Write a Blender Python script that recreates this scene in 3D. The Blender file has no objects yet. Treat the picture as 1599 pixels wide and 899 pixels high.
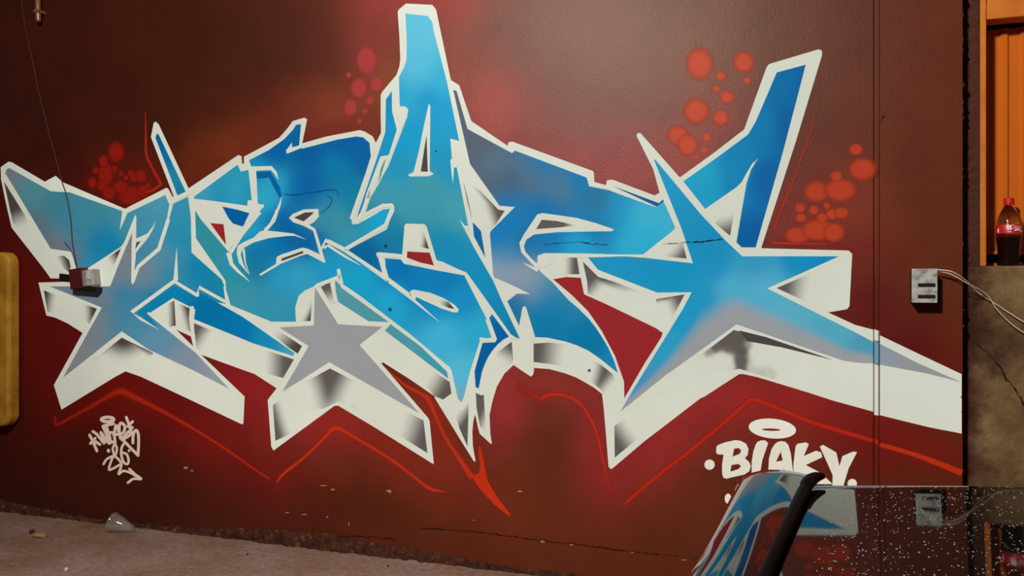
import bpy, bmesh, math, random
import numpy as np
from mathutils import Vector, Matrix
from mathutils.geometry import delaunay_2d_cdt
random.seed(7)
rng = np.random.default_rng(7)
SC = bpy.context.scene
COL = SC.collection

# ------------------------------------------------------------------ camera
FPX, YAW, DIST, CAMH = 1155.0, math.radians(17.2), 4.0, 1.6
SN, CS = math.sin(YAW), math.cos(YAW)
cam_data = bpy.data.cameras.new('camera')
cam_data.sensor_width = 36.0
cam_data.lens = 36.0 * FPX / 1599.0
cam_data.clip_start = 0.02
cam = bpy.data.objects.new('camera', cam_data)
COL.objects.link(cam)
cam.location = (0, -DIST, CAMH)
cam.rotation_euler = (math.pi / 2, 0, YAW)
SC.camera = cam

# ------------------------------------------------------------------ world, lamps, exposure
w = bpy.data.worlds.new('world'); SC.world = w; w.use_nodes = True
w.node_tree.nodes['Background'].inputs[0].default_value = (1.0, 0.80, 0.62, 1)
w.node_tree.nodes['Background'].inputs[1].default_value = 0.055

def lamp(name, loc, target, size, energy, col):
    d = bpy.data.lights.new(name, 'AREA'); d.shape = 'DISK'; d.size = size; d.energy = energy; d.color = col
    o = bpy.data.objects.new(name, d); COL.objects.link(o)
    o.location = loc
    o.rotation_euler = (Vector(target) - Vector(loc)).to_track_quat('-Z', 'Y').to_euler()
    return o
LAMP = Vector((-1.35, -4.3, 4.5)); LAIM = Vector((-0.7, 0, 1.6)); LW = 330
lamp('garage_lamp', LAMP, LAIM, 0.5, LW, (1.0, 0.975, 0.925))
SC.view_settings.view_transform = 'Standard'
SC.view_settings.look = 'None'
SC.view_settings.gamma = 1
SC.view_settings.use_curve_mapping = False
SC.view_settings.exposure = 0.0

# ------------------------------------------------------------------ helpers
def lin(c):
    c = np.asarray(c, float) / 255.0
    return np.where(c <= 0.04045, c / 12.92, ((c + 0.055) / 1.055) ** 2.4)

def lit(P):
    """how strongly the lamp lights points of the wall (N x 3), to turn measured colours into paint colours"""
    d = np.array(LAMP)[None] - P; r2 = (d ** 2).sum(1); r = np.sqrt(r2)
    aim = np.array((LAIM - LAMP).normalized())
    return LW / math.pi ** 2 * (-d[:, 1] / r) * (-(d @ aim) / r) / r2 + 0.06
PX0, PY0 = 799.5, 449.5
def on_wall(x, y, Y=0.0):
    """the spot of the wall plane at depth Y that was measured at x, y of the survey picture"""
    u = (x - PX0) / FPX; v = (PY0 - y) / FPX
    t = (DIST + Y) / (CS + u * SN)
    return Vector((t * (-SN + u * CS), Y, CAMH + t * v))
def on_level(x, y, z):
    u = (x - PX0) / FPX; v = (PY0 - y) / FPX
    t = (z - CAMH) / v
    return Vector((t * (-SN + u * CS), -DIST + t * (CS + u * SN), z))
def on_depth(x, y, t):
    u = (x - PX0) / FPX; v = (PY0 - y) / FPX
    return Vector((t * (-SN + u * CS), -DIST + t * (CS + u * SN), CAMH + t * v))

def link(name, me, parent=None, m=None):
    o = bpy.data.objects.new(name, me); COL.objects.link(o)
    if m: me.materials.append(m)
    if parent: o.parent = parent
    return o
def tag(o, label=None, cat=None, group=None, kind=None):
    if label: o['label'] = label
    if cat: o['category'] = cat
    if group: o['group'] = group
    if kind: o['kind'] = kind
    return o
def empty(name, loc, rz=0):
    o = bpy.data.objects.new(name, None); COL.objects.link(o); o.location = loc; o.rotation_euler = (0, 0, rz)
    o.empty_display_size = 0.05
    return o
def bm_obj(name, bm, m=None, parent=None, smooth=False, origin=None):
    me = bpy.data.meshes.new(name)
    bmesh.ops.recalc_face_normals(bm, faces=bm.faces[:])
    if origin is not None:
        bmesh.ops.translate(bm, verts=bm.verts[:], vec=-Vector(origin))
    bm.to_mesh(me); bm.free()
    if smooth:
        me.polygons.foreach_set('use_smooth', [True] * len(me.polygons))
    o = link(name, me, parent, m)
    if origin is not None: o.location = origin
    return o
def keep(o, p):
    """parent o to p keeping its world place (p without rotation)"""
    o.parent = p
    o.matrix_parent_inverse = Matrix.Translation(-Vector(p.location))
    return o
def box(bm, lo, hi, bev=0.0):
    lo = Vector(lo); hi = Vector(hi)
    r = bmesh.ops.create_cube(bm, size=1, matrix=Matrix.Translation((lo + hi) / 2) @ Matrix.Diagonal((*(hi - lo), 1)))
    if bev > 0:
        es = list({e for v in r['verts'] for e in v.link_edges})
        bmesh.ops.bevel(bm, geom=es, offset=bev, segments=2, affect='EDGES', profile=0.6)
def lathe(bm, prof, n=24, M=Matrix.Identity(4), cap=True):
    rings = []
    for r, z in prof:
        rings.append([bm.verts.new(M @ Vector((r * math.cos(2 * math.pi * k / n), r * math.sin(2 * math.pi * k / n), z))) for k in range(n)])
    for a, b in zip(rings, rings[1:]):
        for k in range(n):
            bm.faces.new((a[k], a[(k + 1) % n], b[(k + 1) % n], b[k]))
    if cap:
        bm.faces.new(rings[0][::-1]); bm.faces.new(rings[-1])
def tube(bm, pts, r, n=8):
    pts = [Vector(p) for p in pts]; rings = []
    up = Vector((0.13, 0.2, 1)).normalized()
    for i, p in enumerate(pts):
        d = (pts[min(i + 1, len(pts) - 1)] - pts[max(i - 1, 0)]).normalized()
        a = d.cross(up)
        if a.length < 1e-3: a = d.cross(Vector((1, 0, 0)))
        a.normalize(); b = d.cross(a)
        rr = r[i] if hasattr(r, '__len__') else r
        rings.append([bm.verts.new(p + a * rr * math.cos(2 * math.pi * k / n) + b * rr * math.sin(2 * math.pi * k / n)) for k in range(n)])
    for a, b in zip(rings, rings[1:]):
        for k in range(n):
            bm.faces.new((a[k], a[(k + 1) % n], b[(k + 1) % n], b[k]))
    bm.faces.new(rings[0][::-1]); bm.faces.new(rings[-1])
def spline(pts, n=8):
    P = [np.array(p, float) for p in pts]
    P = [2 * P[0] - P[1]] + P + [2 * P[-1] - P[-2]]
    out = []
    for i in range(1, len(P) - 2):
        for k in range(n):
            t = k / n
            a, b, c, d = P[i - 1], P[i], P[i + 1], P[i + 2]
            out.append(0.5 * (2 * b + (c - a) * t + (2 * a - 5 * b + 4 * c - d) * t * t + (3 * b - a - 3 * c + d) * t ** 3))
    out.append(P[-2])
    return out

# ------------------------------------------------------------------ materials
def mat(name, col=(0.5, 0.5, 0.5), rough=0.5, metal=0.0, spec=0.5, coat=0.0):
    m = bpy.data.materials.new(name); m.use_nodes = True
    b = m.node_tree.nodes['Principled BSDF']
    b.inputs['Base Color'].default_value = (*col, 1)
    b.inputs['Roughness'].default_value = rough
    b.inputs['Metallic'].default_value = metal
    b.inputs['Specular IOR Level'].default_value = spec
    b.inputs['Coat Weight'].default_value = coat
    b.inputs['Coat Roughness'].default_value = 0.03
    return m
def nodes(m): return m.node_tree.nodes, m.node_tree.links, m.node_tree.nodes['Principled BSDF']
def noise(m, scale, detail=4, rough=0.55, stretch=None):
    N, L, b = nodes(m)
    tc = N.new('ShaderNodeTexCoord'); n = N.new('ShaderNodeTexNoise')
    n.inputs['Scale'].default_value = scale; n.inputs['Detail'].default_value = detail; n.inputs['Roughness'].default_value = rough
    if stretch:
        mp = N.new('ShaderNodeMapping'); mp.inputs['Scale'].default_value = stretch
        L.new(tc.outputs['Object'], mp.inputs[0]); L.new(mp.outputs[0], n.inputs['Vector'])
    else:
        L.new(tc.outputs['Object'], n.inputs['Vector'])
    return n
def ramp(m, src, stops):
    N, L, b = nodes(m)
    r = N.new('ShaderNodeValToRGB')
    while len(r.color_ramp.elements) < len(stops): r.color_ramp.elements.new(0.5)
    for e, (p, c) in zip(r.color_ramp.elements, stops):
        e.position = p; e.color = (*c, 1)
    L.new(src, r.inputs[0]); return r
def bump(m, srcs):
    N, L, b = nodes(m); prev = None
    for s, st, d in srcs:
        bp = N.new('ShaderNodeBump'); bp.inputs['Strength'].default_value = st; bp.inputs['Distance'].default_value = d
        L.new(s, bp.inputs['Height'])
        if prev: L.new(prev.outputs[0], bp.inputs['Normal'])
        prev = bp
    L.new(prev.outputs[0], b.inputs['Normal'])
def mixmul(m, a, bsock):
    N, L, b = nodes(m)
    x = N.new('ShaderNodeMix'); x.data_type = 'RGBA'; x.blend_type = 'MULTIPLY'; x.inputs[0].default_value = 1.0
    L.new(a, x.inputs[6]); L.new(bsock, x.inputs[7]); return x.outputs[2]

def paint_mat(name, rough, spec, bumps, mottle=0.12, alpha=False):
    m = mat(name, rough=rough, spec=spec)
    N, L, b = nodes(m)
    at = N.new('ShaderNodeAttribute'); at.attribute_name = 'paint'
    n1 = noise(m, 2.2, 6, 0.6)
    r = ramp(m, n1.outputs['Fac'], [(0.3, (1 - mottle,) * 3), (0.7, (1 + mottle * 0.3,) * 3)])
    L.new(mixmul(m, at.outputs['Color'], r.outputs[0]), b.inputs['Base Color'])
    n2 = noise(m, 120, 4, 0.65, (.55, 1, 1)); n3 = noise(m, 9, 4, 0.5)
    bump(m, [(n3.outputs['Fac'], bumps[0], 0.02), (n2.outputs['Fac'], bumps[1], 0.003)])
    if alpha: L.new(at.outputs['Alpha'], b.inputs['Alpha'])
    return m
M_WALL = paint_mat('brown_wall_paint', 0.45, 0.2, (0.06, 0.50), 0.22)
M_PAINT = paint_mat('spray_paint', 0.6, 0.07, (0.05, 0.18), 0.07)
M_MIST = paint_mat('spray_mist', 0.6, 0.15, (0.05, 0.25), 0.07, True)

# ------------------------------------------------------------------ painted pieces
GAIN = 1.0
PAL = {'c': (25, 150, 200), 'l': (75, 178, 215), 'd': (0, 92, 160), 'm': (5, 122, 186), 't': (60, 145, 165), 'g': (146, 151, 158),
       's': (82, 94, 110), 'b': (15, 140, 195), 'w': (207, 213, 202), 'k': (92, 86, 86), 'K': (72, 66, 64), 'r': (146, 36, 40),
       'o': (185, 45, 18)}
WHITE = PAL['w']
def Z(x0, y0, s, pts):
    return [(x0 + p[0] / s, y0 + p[1] / s) + tuple(p[2:]) for p in pts]
TILE = {'A': (0, 240, 5), 'B': (0, 400, 5), 'C': (60, 500, 5), 'D': (160, 180, 5), 'E': (160, 340, 5), 'F': (220, 440, 5), 'G': (220, 560, 5),
        'H': (370, 170, 5), 'I': (320, 330, 5), 'J': (400, 420, 5), 'K': (400, 560, 4.993), 'L': (560, 0, 5), 'M': (560, 130, 5), 'N': (500, 280, 5),
        'O': (560, 400, 5), 'P': (640, 540, 5), 'Q': (690, 180, 5), 'R': (690, 300, 5), 'S': (720, 430, 4.2815), 'T': (880, 180, 5), 'U': (880, 340, 5),
        'V': (920, 480, 3.457), 'W': (1060, 60, 5), 'X': (1040, 220, 5), 'Y': (1040, 370, 3.997), 'a': (1100, 480, 5), 'b': (1300, 480, 3),
        'c': (1080, 640, 5.711), 'd': (120, 640, 7.49), 'f': (1030, 60, 2.644), 'h': (120, 170, 5.994), 'i': (500, 40, 4.493), 'j': (500, 640, 3.198)}
def T(k, *pts): return Z(*TILE[k], pts)

def inside(px, py, poly):
    res = np.zeros(len(px), bool); n = len(poly); j = n - 1
    for i in range(n):
        xi, yi = poly[i][0], poly[i][1]; xj, yj = poly[j][0], poly[j][1]
        c = (yi > py) != (yj > py)
        if yi != yj:
            res ^= c & (px < (xj - xi) * (py - yi) / (yj - yi) + xi)
        j = i
    return res
def field(pts, eps=520.0):
    """smooth blend of sprayed colours given at points"""
    P = np.array([(p[0], p[1]) for p in pts], float)
    Cc = np.array([lin(PAL[p[2]] if isinstance(p[2], str) else p[2]) for p in pts])
    def f(x, y):
        d2 = (x[:, None] - P[None, :, 0]) ** 2 + (y[:, None] - P[None, :, 1]) ** 2
        wt = 1.0 / (d2 + eps) ** (2.2 if eps < 800 else 3.2)
        wt /= wt.sum(1, keepdims=True)
        return wt @ Cc
    return f
def flat(c):
    c = lin(PAL[c] if isinstance(c, str) else c)
    return lambda x, y: np.repeat(c[None, :], len(x), 0)
def ss(t): t = np.clip(t, 0, 1); return t * t * (3 - 2 * t)
def shade(groups, dark='k', light=None):
    dk = lin(PAL[dark] if isinstance(dark, str) else dark); wh = lin(WHITE if light is None else light)
    def f(x, y):
        a = np.zeros(len(x))
        for g in groups:
            q = np.ones(len(x))
            for ax, ay, bx, by in g:
                L2 = (bx - ax) ** 2 + (by - ay) ** 2
                q *= 1 - ss(((x - ax) * (bx - ax) + (y - ay) * (by - ay)) / L2)
            a = np.maximum(a, q)
        return wh[None] * (1 - a[:, None]) + dk[None] * a[:, None]
    return f

def poly_mesh(name, poly, colf, Y, step=6.0, holes=(), alphaf=None):
    loops = [poly] + list(holes)
    vs = []; es = []
    for lp in loops:
        pts = []
        for i in range(len(lp)):
            a = np.array(lp[i][:2], float); b = np.array(lp[(i + 1) % len(lp)][:2], float)
            n = max(1, int(np.linalg.norm(b - a) / (step * 1.6)))
            for k in range(n): pts.append(a + (b - a) * k / n)
        o = len(vs); vs += [Vector(p) for p in pts]
        es += [(o + i, o + (i + 1) % len(pts)) for i in range(len(pts))]
    xs = [p[0] for p in poly]; ys = [p[1] for p in poly]
    gx, gy = np.meshgrid(np.arange(min(xs) + step / 2, max(xs), step), np.arange(min(ys) + step / 2, max(ys), step * 0.9))
    gx = (gx + (np.arange(gx.shape[0])[:, None] % 2) * step / 2).ravel(); gy = gy.ravel()
    k = inside(gx, gy, poly)
    for h in holes: k &= ~inside(gx, gy, h)
    vs += [Vector((a, b)) for a, b in zip(gx[k], gy[k])]
    ov, oe, of, *_ = delaunay_2d_cdt(vs, es, [], 0, 1e-4)
    V = np.array([tuple(v) for v in ov]); F = np.array(of)
    c = V[F].mean(1)
    k = inside(c[:, 0], c[:, 1], poly)
    for h in holes: k &= ~inside(c[:, 0], c[:, 1], h)
    F = F[k]
    used = np.unique(F); remap = -np.ones(len(V), int); remap[used] = np.arange(len(used)); V = V[used]; F = remap[F]
    return tri_mesh(name, V, F, colf, Y, alphaf)
COUNT = [0]
def tri_mesh(name, V, F, colf, Y, alphaf=None, rise=None):
    COUNT[0] += 1
    w3 = np.array([tuple(on_wall(x, y, Y - 1.1e-6 * COUNT[0])) for x, y in V])
    if rise is not None: w3[:, 1] -= rise
    # face the room (-Y)
    a, b, c = (w3[F[:, i]] for i in range(3))
    ny = np.cross(b - a, c - a)[:, 1]
    F = np.where((ny > 0)[:, None], F[:, ::-1], F)
    me = bpy.data.meshes.new(name)
    me.from_pydata(w3.tolist(), [], F.tolist())
    at = me.color_attributes.new('paint', 'FLOAT_COLOR', 'POINT')
    col = np.ones((len(V), 4)); col[:, :3] = colf(V[:, 0], V[:, 1])
    if max(col[0, :3]) - min(col[0, :3]) > .02 or col[:, :3].mean() < .55: col[:, :3] *= np.clip(1 / lit(w3), .85, 1.55)[:, None]
    if alphaf is not None: col[:, 3] = alphaf(V[:, 0], V[:, 1])
    at.data.foreach_set('color', col.ravel().astype(np.float32))
    return me
LIFT = 0.0003
def paint(name, parent, layer, poly, colf, step=6.0, holes=(), base=0.0):
    me = poly_mesh(name, poly, colf, base - LIFT * layer, step, holes)
    o = link(name, me, None, M_PAINT); keep(o, parent); return o
def ribbon(path, smooth=True):
    P = [np.array(p, float) for p in path]
    if smooth and len(P) > 2: P = spline(P, 6)
    lft = []; rgt = []
    for i, p in enumerate(P):
        d = P[min(i + 1, len(P) - 1)][:2] - P[max(i - 1, 0)][:2]
        d = d / (np.linalg.norm(d) + 1e-9); n = np.array((-d[1], d[0])) * max(p[2], 0.3) / 2
        lft.append(p[:2] + n); rgt.append(p[:2] - n)
    return lft, rgt
def strip_mesh(name, path, col, Y, smooth=True, caps=True, alpha=None):
    lft, rgt = ribbon(path, smooth)
    n = len(lft); V = np.array(lft + rgt); F = []
    for i in range(n - 1):
        F += [(i, i + 1, n + i + 1), (i, n + i + 1, n + i)]
    rise = np.arange(2 * n) % n * 2.0e-6
    if caps:
        rise = np.concatenate([rise, np.full(11, 2e-6 * n + 4e-6), np.full(11, 2e-6 * n + 8e-6)])
        for end in (0, n - 1):
            c = (np.array(lft[end]) + np.array(rgt[end])) / 2; v = np.array(lft[end]) - c
            o = len(V); V = np.vstack([V, c[None]] + [(c + np.array((v[0] * math.cos(a) - v[1] * math.sin(a), v[0] * math.sin(a) + v[1] * math.cos(a))))[None] for a in np.linspace(0, 2 * math.pi, 11)[:-1]])
            F += [(o, o + 1 + k, o + 1 + (k + 1) % 10) for k in range(10)]
    return tri_mesh(name, V, np.array(F), flat(col) if not callable(col) else col, Y, None, rise)
def stroke(name, parent, layer, path, col='w', smooth=False, caps=False, base=0.0):
    me = strip_mesh(name, path, col, base - LIFT * layer, smooth, caps)
    o = link(name, me, None, M_PAINT); keep(o, parent); return o
def soft_line(name, parent, layer, path, col, core=0.45, base=0.0):
    """a sprayed line: dense core, edges fading out"""
    path = [tuple(p) + (1,) * (4 - len(p)) for p in path]
    P = spline(path, 6) if len(path) > 2 else [np.array(p, float) for p in path]
    V = []; A = []; F = []
    prof = [(-1, 0), (-core, 1), (core, 1), (1, 0)]
    for i, p in enumerate(P):
        d = P[min(i + 1, len(P) - 1)][:2] - P[max(i - 1, 0)][:2]; d = d / (np.linalg.norm(d) + 1e-9)
        n = np.array((-d[1], d[0])) * max(p[2], 0.3) / 2
        for q, a in prof: V.append(p[:2] + n * q); A.append(a * (p[3] if len(p) > 3 else 1))
    for i in range(len(P) - 1):
        for k in range(3):
            a = i * 4 + k
            F += [(a, a + 1, a + 5), (a, a + 5, a + 4)]
    A = np.array(A)
    me = tri_mesh(name, np.array(V), np.array(F), flat(col), base - LIFT * layer, lambda x, y: A, np.repeat(np.arange(len(P)), 4) * 2e-6)
    o = link(name, me, None, M_MIST); keep(o, parent); return o
def blob(name, parent, layer, cx, cy, rx, ry, col, soft=0.45, a0=1.0, base=0.0, rot=0.0):
    n = 28; V = [(cx, cy)]; A = [a0]; F = []
    cr, sr = math.cos(rot), math.sin(rot)
    radii = [(0.5, a0), (1 - soft * 0.5, a0 * 0.92), (1, a0 * 0.5), (1 + soft * 0.5, 0)]
    for r, a in radii:
        for k in range(n):
            t = 2 * math.pi * k / n; ex = rx * r * math.cos(t); ey = ry * r * math.sin(t)
            V.append((cx + ex * cr - ey * sr, cy + ex * sr + ey * cr)); A.append(a)
    for k in range(n):
        F.append((0, 1 + k, 1 + (k + 1) % n))
        for q in range(3):
            a = 1 + q * n; F += [(a + k, a + (k + 1) % n, a + n + (k + 1) % n), (a + k, a + n + (k + 1) % n, a + n + k)]
    A = np.array(A)
    me = tri_mesh(name, np.array(V, float), np.array(F), flat(col), base - LIFT * layer, lambda x, y: A)
    o = link(name, me, None, M_MIST); keep(o, parent); return o

# ------------------------------------------------------------------ the setting
# colour of the sprayed ground: brown with painted-in light falloff and sheen, red and orange clouds (position, spread, tilt, colour, strength)
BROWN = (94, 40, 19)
CLOUDS_SHEEN = [
 (880, 50, 190, 90, 0, (112, 66, 44), .75), (1150, 60, 150, 80, 0, (100, 58, 38), .6),  # lamp sheen along the top, painted in as lighter brown
 (60, 520, 110, 110, 0, (84, 8, 10), .8), (40, 440, 70, 60, 0, (100, 14, 14), .7), (160, 560, 80, 80, 0, (110, 16, 18), .9),
 (20, 330, 60, 50, 0, (90, 14, 10), .6), (400, 620, 70, 90, 0, (142, 30, 32), 1), (300, 660, 130, 40, 26, (112, 18, 14), .95), (160, 620, 80, 26, -28, (106, 18, 8), .8),
 (425, 705, 24, 50, 0, (118, 28, 24), .7), (530, 650, 120, 45, 0, (142, 36, 36), 1), (630, 700, 120, 40, 30, (132, 38, 26), .9), (560, 735, 130, 26, 15, (105, 40, 24), .5),
 (690, 640, 45, 70, 30, (128, 40, 24), .8), (790, 620, 34, 60, 12, (150, 44, 48), 1), (860, 600, 70, 30, 5, (135, 42, 34), .9), (930, 660, 28, 90, -8, (135, 38, 38), .85),
 (955, 740, 20, 42, 0, (118, 32, 28), .7), (1020, 690, 90, 55, -38, (142, 36, 38), .95), (1160, 625, 90, 40, 0, (146, 36, 38), 1), (1280, 640, 110, 40, 18, (138, 30, 30), .95), (1360, 690, 60, 50, 10, (110, 20, 16), .8),
 (1210, 690, 90, 30, 0, (120, 36, 26), .7), (1440, 700, 70, 26, 18, (118, 26, 16), .8), (1420, 550, 70, 45, 15, (90, 12, 14), .9), (1350, 470, 50, 50, 0, (92, 14, 16), .85), (1480, 610, 40, 40, 0, (90, 12, 12), .7),
 (770, 180, 60, 55, 30, (165, 66, 60), .9), (720, 90, 40, 90, 0, (140, 60, 50), .6), (850, 235, 90, 30, 20, (135, 52, 42), .7), (960, 255, 80, 45, 15, (145, 52, 48), .95), (1000, 170, 60, 60, 0, (120, 62, 45), .5),
 (650, 5, 70, 26, 0, (150, 50, 46), .9), (590, 70, 45, 70, 0, (132, 48, 42), .85), (600, 130, 22, 40, 0, (136, 66, 30), .7), (540, 180, 55, 38, 0, (135, 62, 26), .85), (560, 200, 40, 22, 0, (122, 42, 26), .7),
 (480, 175, 60, 40, 0, (118, 48, 34), .6), (360, 235, 50, 32, -20, (128, 52, 22), .85), (410, 215, 40, 30, -30, (108, 40, 26), .6), (310, 270, 40, 26, -30, (100, 36, 18), .7), (520, 205, 40, 14, -10, (118, 34, 28), .6),
 (1070, 240, 60, 40, -20, (150, 54, 44), .8), (1130, 180, 60, 50, 0, (130, 54, 46), .6), (1100, 90, 70, 60, 0, (120, 68, 44), .4), (1260, 340, 80, 55, 0, (128, 40, 34), .8), (1290, 385, 90, 14, 0, (110, 20, 20), .8), (1330, 310, 50, 60, 0, (125, 50, 28), .5),
 (195, 290, 55, 40, 0, (110, 20, 10), .6), (900, 190, 70, 30, 10, (120, 62, 42), .5), (985, 235, 40, 30, 0, (135, 42, 42), .5)]
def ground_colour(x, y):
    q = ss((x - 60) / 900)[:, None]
    c = lin((58, 20, 9))[None] * (1 - q) + lin(BROWN)[None] * q  # brown darkens leftwards: the fall-off of light is put into the colour
    for cx, cy, sx, sy, rot, colr, st in CLOUDS_SHEEN:
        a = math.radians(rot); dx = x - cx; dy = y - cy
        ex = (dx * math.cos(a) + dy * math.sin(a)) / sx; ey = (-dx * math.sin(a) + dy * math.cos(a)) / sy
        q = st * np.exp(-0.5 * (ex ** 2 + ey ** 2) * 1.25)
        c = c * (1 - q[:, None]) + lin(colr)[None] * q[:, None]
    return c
def pix(p):
    rx = p[:, 0]; ry = p[:, 1] + DIST; rz = p[:, 2] - CAMH
    t = -SN * rx + CS * ry; u = (CS * rx + SN * ry) / t
    return PX0 + FPX * u, PY0 - FPX * rz / t
def wall_grid(name, x0, x1, Y, z0, z1, step, m, thick=0.2):
    nx = max(2, int((x1 - x0) / step) + 1); nz = int((z1 - z0) / step) + 1
    gx, gz = np.meshgrid(np.linspace(x0, x1, nx), np.linspace(z0, z1, nz))
    V = np.stack([gx.ravel(), np.full(gx.size, Y), gz.ravel()], 1)
    F = [(j * nx + i, j * nx + i + 1, (j + 1) * nx + i + 1, (j + 1) * nx + i) for j in range(nz - 1) for i in range(nx - 1)]
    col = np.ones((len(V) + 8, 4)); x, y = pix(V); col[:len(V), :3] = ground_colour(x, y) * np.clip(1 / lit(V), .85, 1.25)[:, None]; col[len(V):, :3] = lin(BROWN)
    o = len(V)
    B = [(xx, yy, zz) for xx in (x0, x1) for yy in (Y, Y + thick) for zz in (z0, z1)]
    V = np.vstack([V, B])
    F += [(o, o + 1, o + 3, o + 2), (o + 4, o + 6, o + 7, o + 5), (o + 1, o + 5, o + 7, o + 3), (o, o + 2, o + 6, o + 4), (o + 2, o + 3, o + 7, o + 6)]
    me = bpy.data.meshes.new(name); me.from_pydata(V.tolist(), [], F)
    at = me.color_attributes.new('paint', 'FLOAT_COLOR', 'POINT')
    at.data.foreach_set('color', col.ravel().astype(np.float32))
    ob = link(name, me, None, m); return tag(ob, kind='structure')
PIL = -0.03
GY = 0.014
XL = on_wall(-40, 450).x; XG = on_wall(1363.5, 450).x; XP = on_wall(1374, 450, PIL).x; XE = on_wall(1503, 450, PIL).x
TOP = 3.9
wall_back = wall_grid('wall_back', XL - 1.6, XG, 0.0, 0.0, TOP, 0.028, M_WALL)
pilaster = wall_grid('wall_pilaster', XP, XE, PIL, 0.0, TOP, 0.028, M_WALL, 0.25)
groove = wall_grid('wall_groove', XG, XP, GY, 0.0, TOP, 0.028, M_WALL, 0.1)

# concrete floor
m = mat('concrete_floor', rough=0.75, spec=0.3)
N_, L_, B_ = nodes(m)
n1 = noise(m, 1.3, 8, 0.62); n2 = noise(m, 26, 5, 0.6); n3 = noise(m, 140, 2)
r = ramp(m, n1.outputs['Fac'], [(0.32, lin((122, 88, 58))), (0.52, lin((144, 114, 100))), (0.72, lin((158, 130, 122)))])
r2 = ramp(m, n2.outputs['Fac'], [(0.3, (.72, .70, .68)), (0.6, (1.05, 1.05, 1.05))])
L_.new(mixmul(m, r.outputs[0], r2.outputs[0]), B_.inputs['Base Color'])
bump(m, [(n2.outputs['Fac'], .35, .02), (n3.outputs['Fac'], .3, .004)])
M_FLOOR = m
bm = bmesh.new(); box(bm, (-7, -7.5, -0.12), (5.5, 1.2, 0)); tag(bm_obj('floor', bm, m), kind='structure')

# concrete pier and sill to the right of the pilaster
PIER = 0.05
m = mat('stained_concrete', rough=0.8, spec=0.25)
N_, L_, B_ = nodes(m)
n1 = noise(m, 3.2, 8, 0.65); n2 = noise(m, 40, 4)
r = ramp(m, n1.outputs['Fac'], [(0.34, lin((70, 48, 28))), (0.5, lin((112, 84, 54))), (0.66, lin((142, 114, 80)))])
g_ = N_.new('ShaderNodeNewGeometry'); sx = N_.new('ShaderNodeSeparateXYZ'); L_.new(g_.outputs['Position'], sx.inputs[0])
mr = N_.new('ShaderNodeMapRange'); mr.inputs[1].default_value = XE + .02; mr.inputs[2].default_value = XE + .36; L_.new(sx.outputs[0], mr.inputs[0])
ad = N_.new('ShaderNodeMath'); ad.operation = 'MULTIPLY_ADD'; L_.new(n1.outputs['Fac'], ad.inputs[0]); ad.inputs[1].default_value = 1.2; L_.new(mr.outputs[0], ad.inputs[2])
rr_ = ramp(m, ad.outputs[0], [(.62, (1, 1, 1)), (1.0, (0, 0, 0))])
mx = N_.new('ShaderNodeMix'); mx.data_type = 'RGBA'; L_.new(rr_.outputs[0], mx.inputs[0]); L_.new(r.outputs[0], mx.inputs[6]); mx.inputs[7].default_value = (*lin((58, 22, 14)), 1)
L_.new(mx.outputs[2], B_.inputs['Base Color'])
bump(m, [(n1.outputs['Fac'], .5, .03), (n2.outputs['Fac'], .4, .006)])
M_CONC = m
z_sill = on_wall(1560, 415, PIER).z
x_pr = XE + 3.2
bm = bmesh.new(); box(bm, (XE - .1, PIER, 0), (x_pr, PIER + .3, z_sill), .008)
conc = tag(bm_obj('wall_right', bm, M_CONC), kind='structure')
# ragged upright strip of render between pilaster and window frame
xj0 = on_wall(1525, 200, .06).x; xj1 = on_wall(1540.5, 200, .06).x
M_RENDER = mat('dark_render', lin((74, 40, 28)), .85, 0, .2)
n1 = noise(M_RENDER, 30, 5); bump(M_RENDER, [(n1.outputs['Fac'], .8, .02)])
bm = bmesh.new(); box(bm, (XE - .1, .052, z_sill), (xj0 + .01, .3, TOP))
tag(bm_obj('wall_reveal', bm, M_RENDER), kind='structure')
# crumbly plaster edge of the pilaster: little lumps
bm = bmesh.new()
zc = 1.0
while zc < TOP:
    h = random.uniform(.012, .05); d = random.choice([0, .003, .006, .009, .013, .017])
    if zc < 1.4: d *= .4
    if d:
        lo = Vector((XE - .01, PIL + .006, zc)); hi = Vector((XE + d, PIL + .10, zc + h * 1.25))
        r_ = bmesh.ops.create_icosphere(bm, subdivisions=2, radius=.6, matrix=Matrix.Translation((lo + hi) / 2) @ Matrix.Diagonal((*(hi - lo), 1)))
        for v in r_['verts']: v.co += Vector([random.uniform(-.002, .002) for _ in range(3)])
    zc += h
tag(bm_obj('trim_1', bm, M_RENDER), kind='structure')

# ---- window with orange frame and corrugated sheet
M_ORANGE = mat('orange_paint', lin((205, 112, 30)), .42, 0, .5)
n1 = noise(M_ORANGE, 6, 5); N_, L_, B_ = nodes(M_ORANGE)
r = ramp(M_ORANGE, n1.outputs['Fac'], [(.3, lin((188, 98, 26))), (.7, lin((212, 122, 40)))]); L_.new(r.outputs[0], B_.inputs['Base Color'])
win = empty('window_1', (xj0, .12, z_sill)); tag(win, kind='structure')
bm = bmesh.new(); box(bm, (xj0, .06, z_sill), (xj1, .17, TOP), .006); box(bm, (xj1 - .004, .10, z_sill), (xj1 + .012, .165, TOP), .003)
keep(bm_obj('window_jamb', bm, M_ORANGE), win)
zh0 = on_wall(1570, 33, .12).z; zh1 = on_wall(1570, 4, .12).z
bm = bmesh.new(); box(bm, (xj1 - .01, .07, zh0), (x_pr, .17, zh1), .006)
box(bm, (xj1 - .01, .075, zh1 - .02), (x_pr, .17, zh1 + .14), .004)
keep(bm_obj('window_header', bm, M_ORANGE), win)
M_SHEET = mat('orange_corrugated_sheet', lin((196, 96, 14)), .4, 0, .45)
bm = bmesh.new(); prev = None
x = xj1 - .02; k = 0
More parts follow.
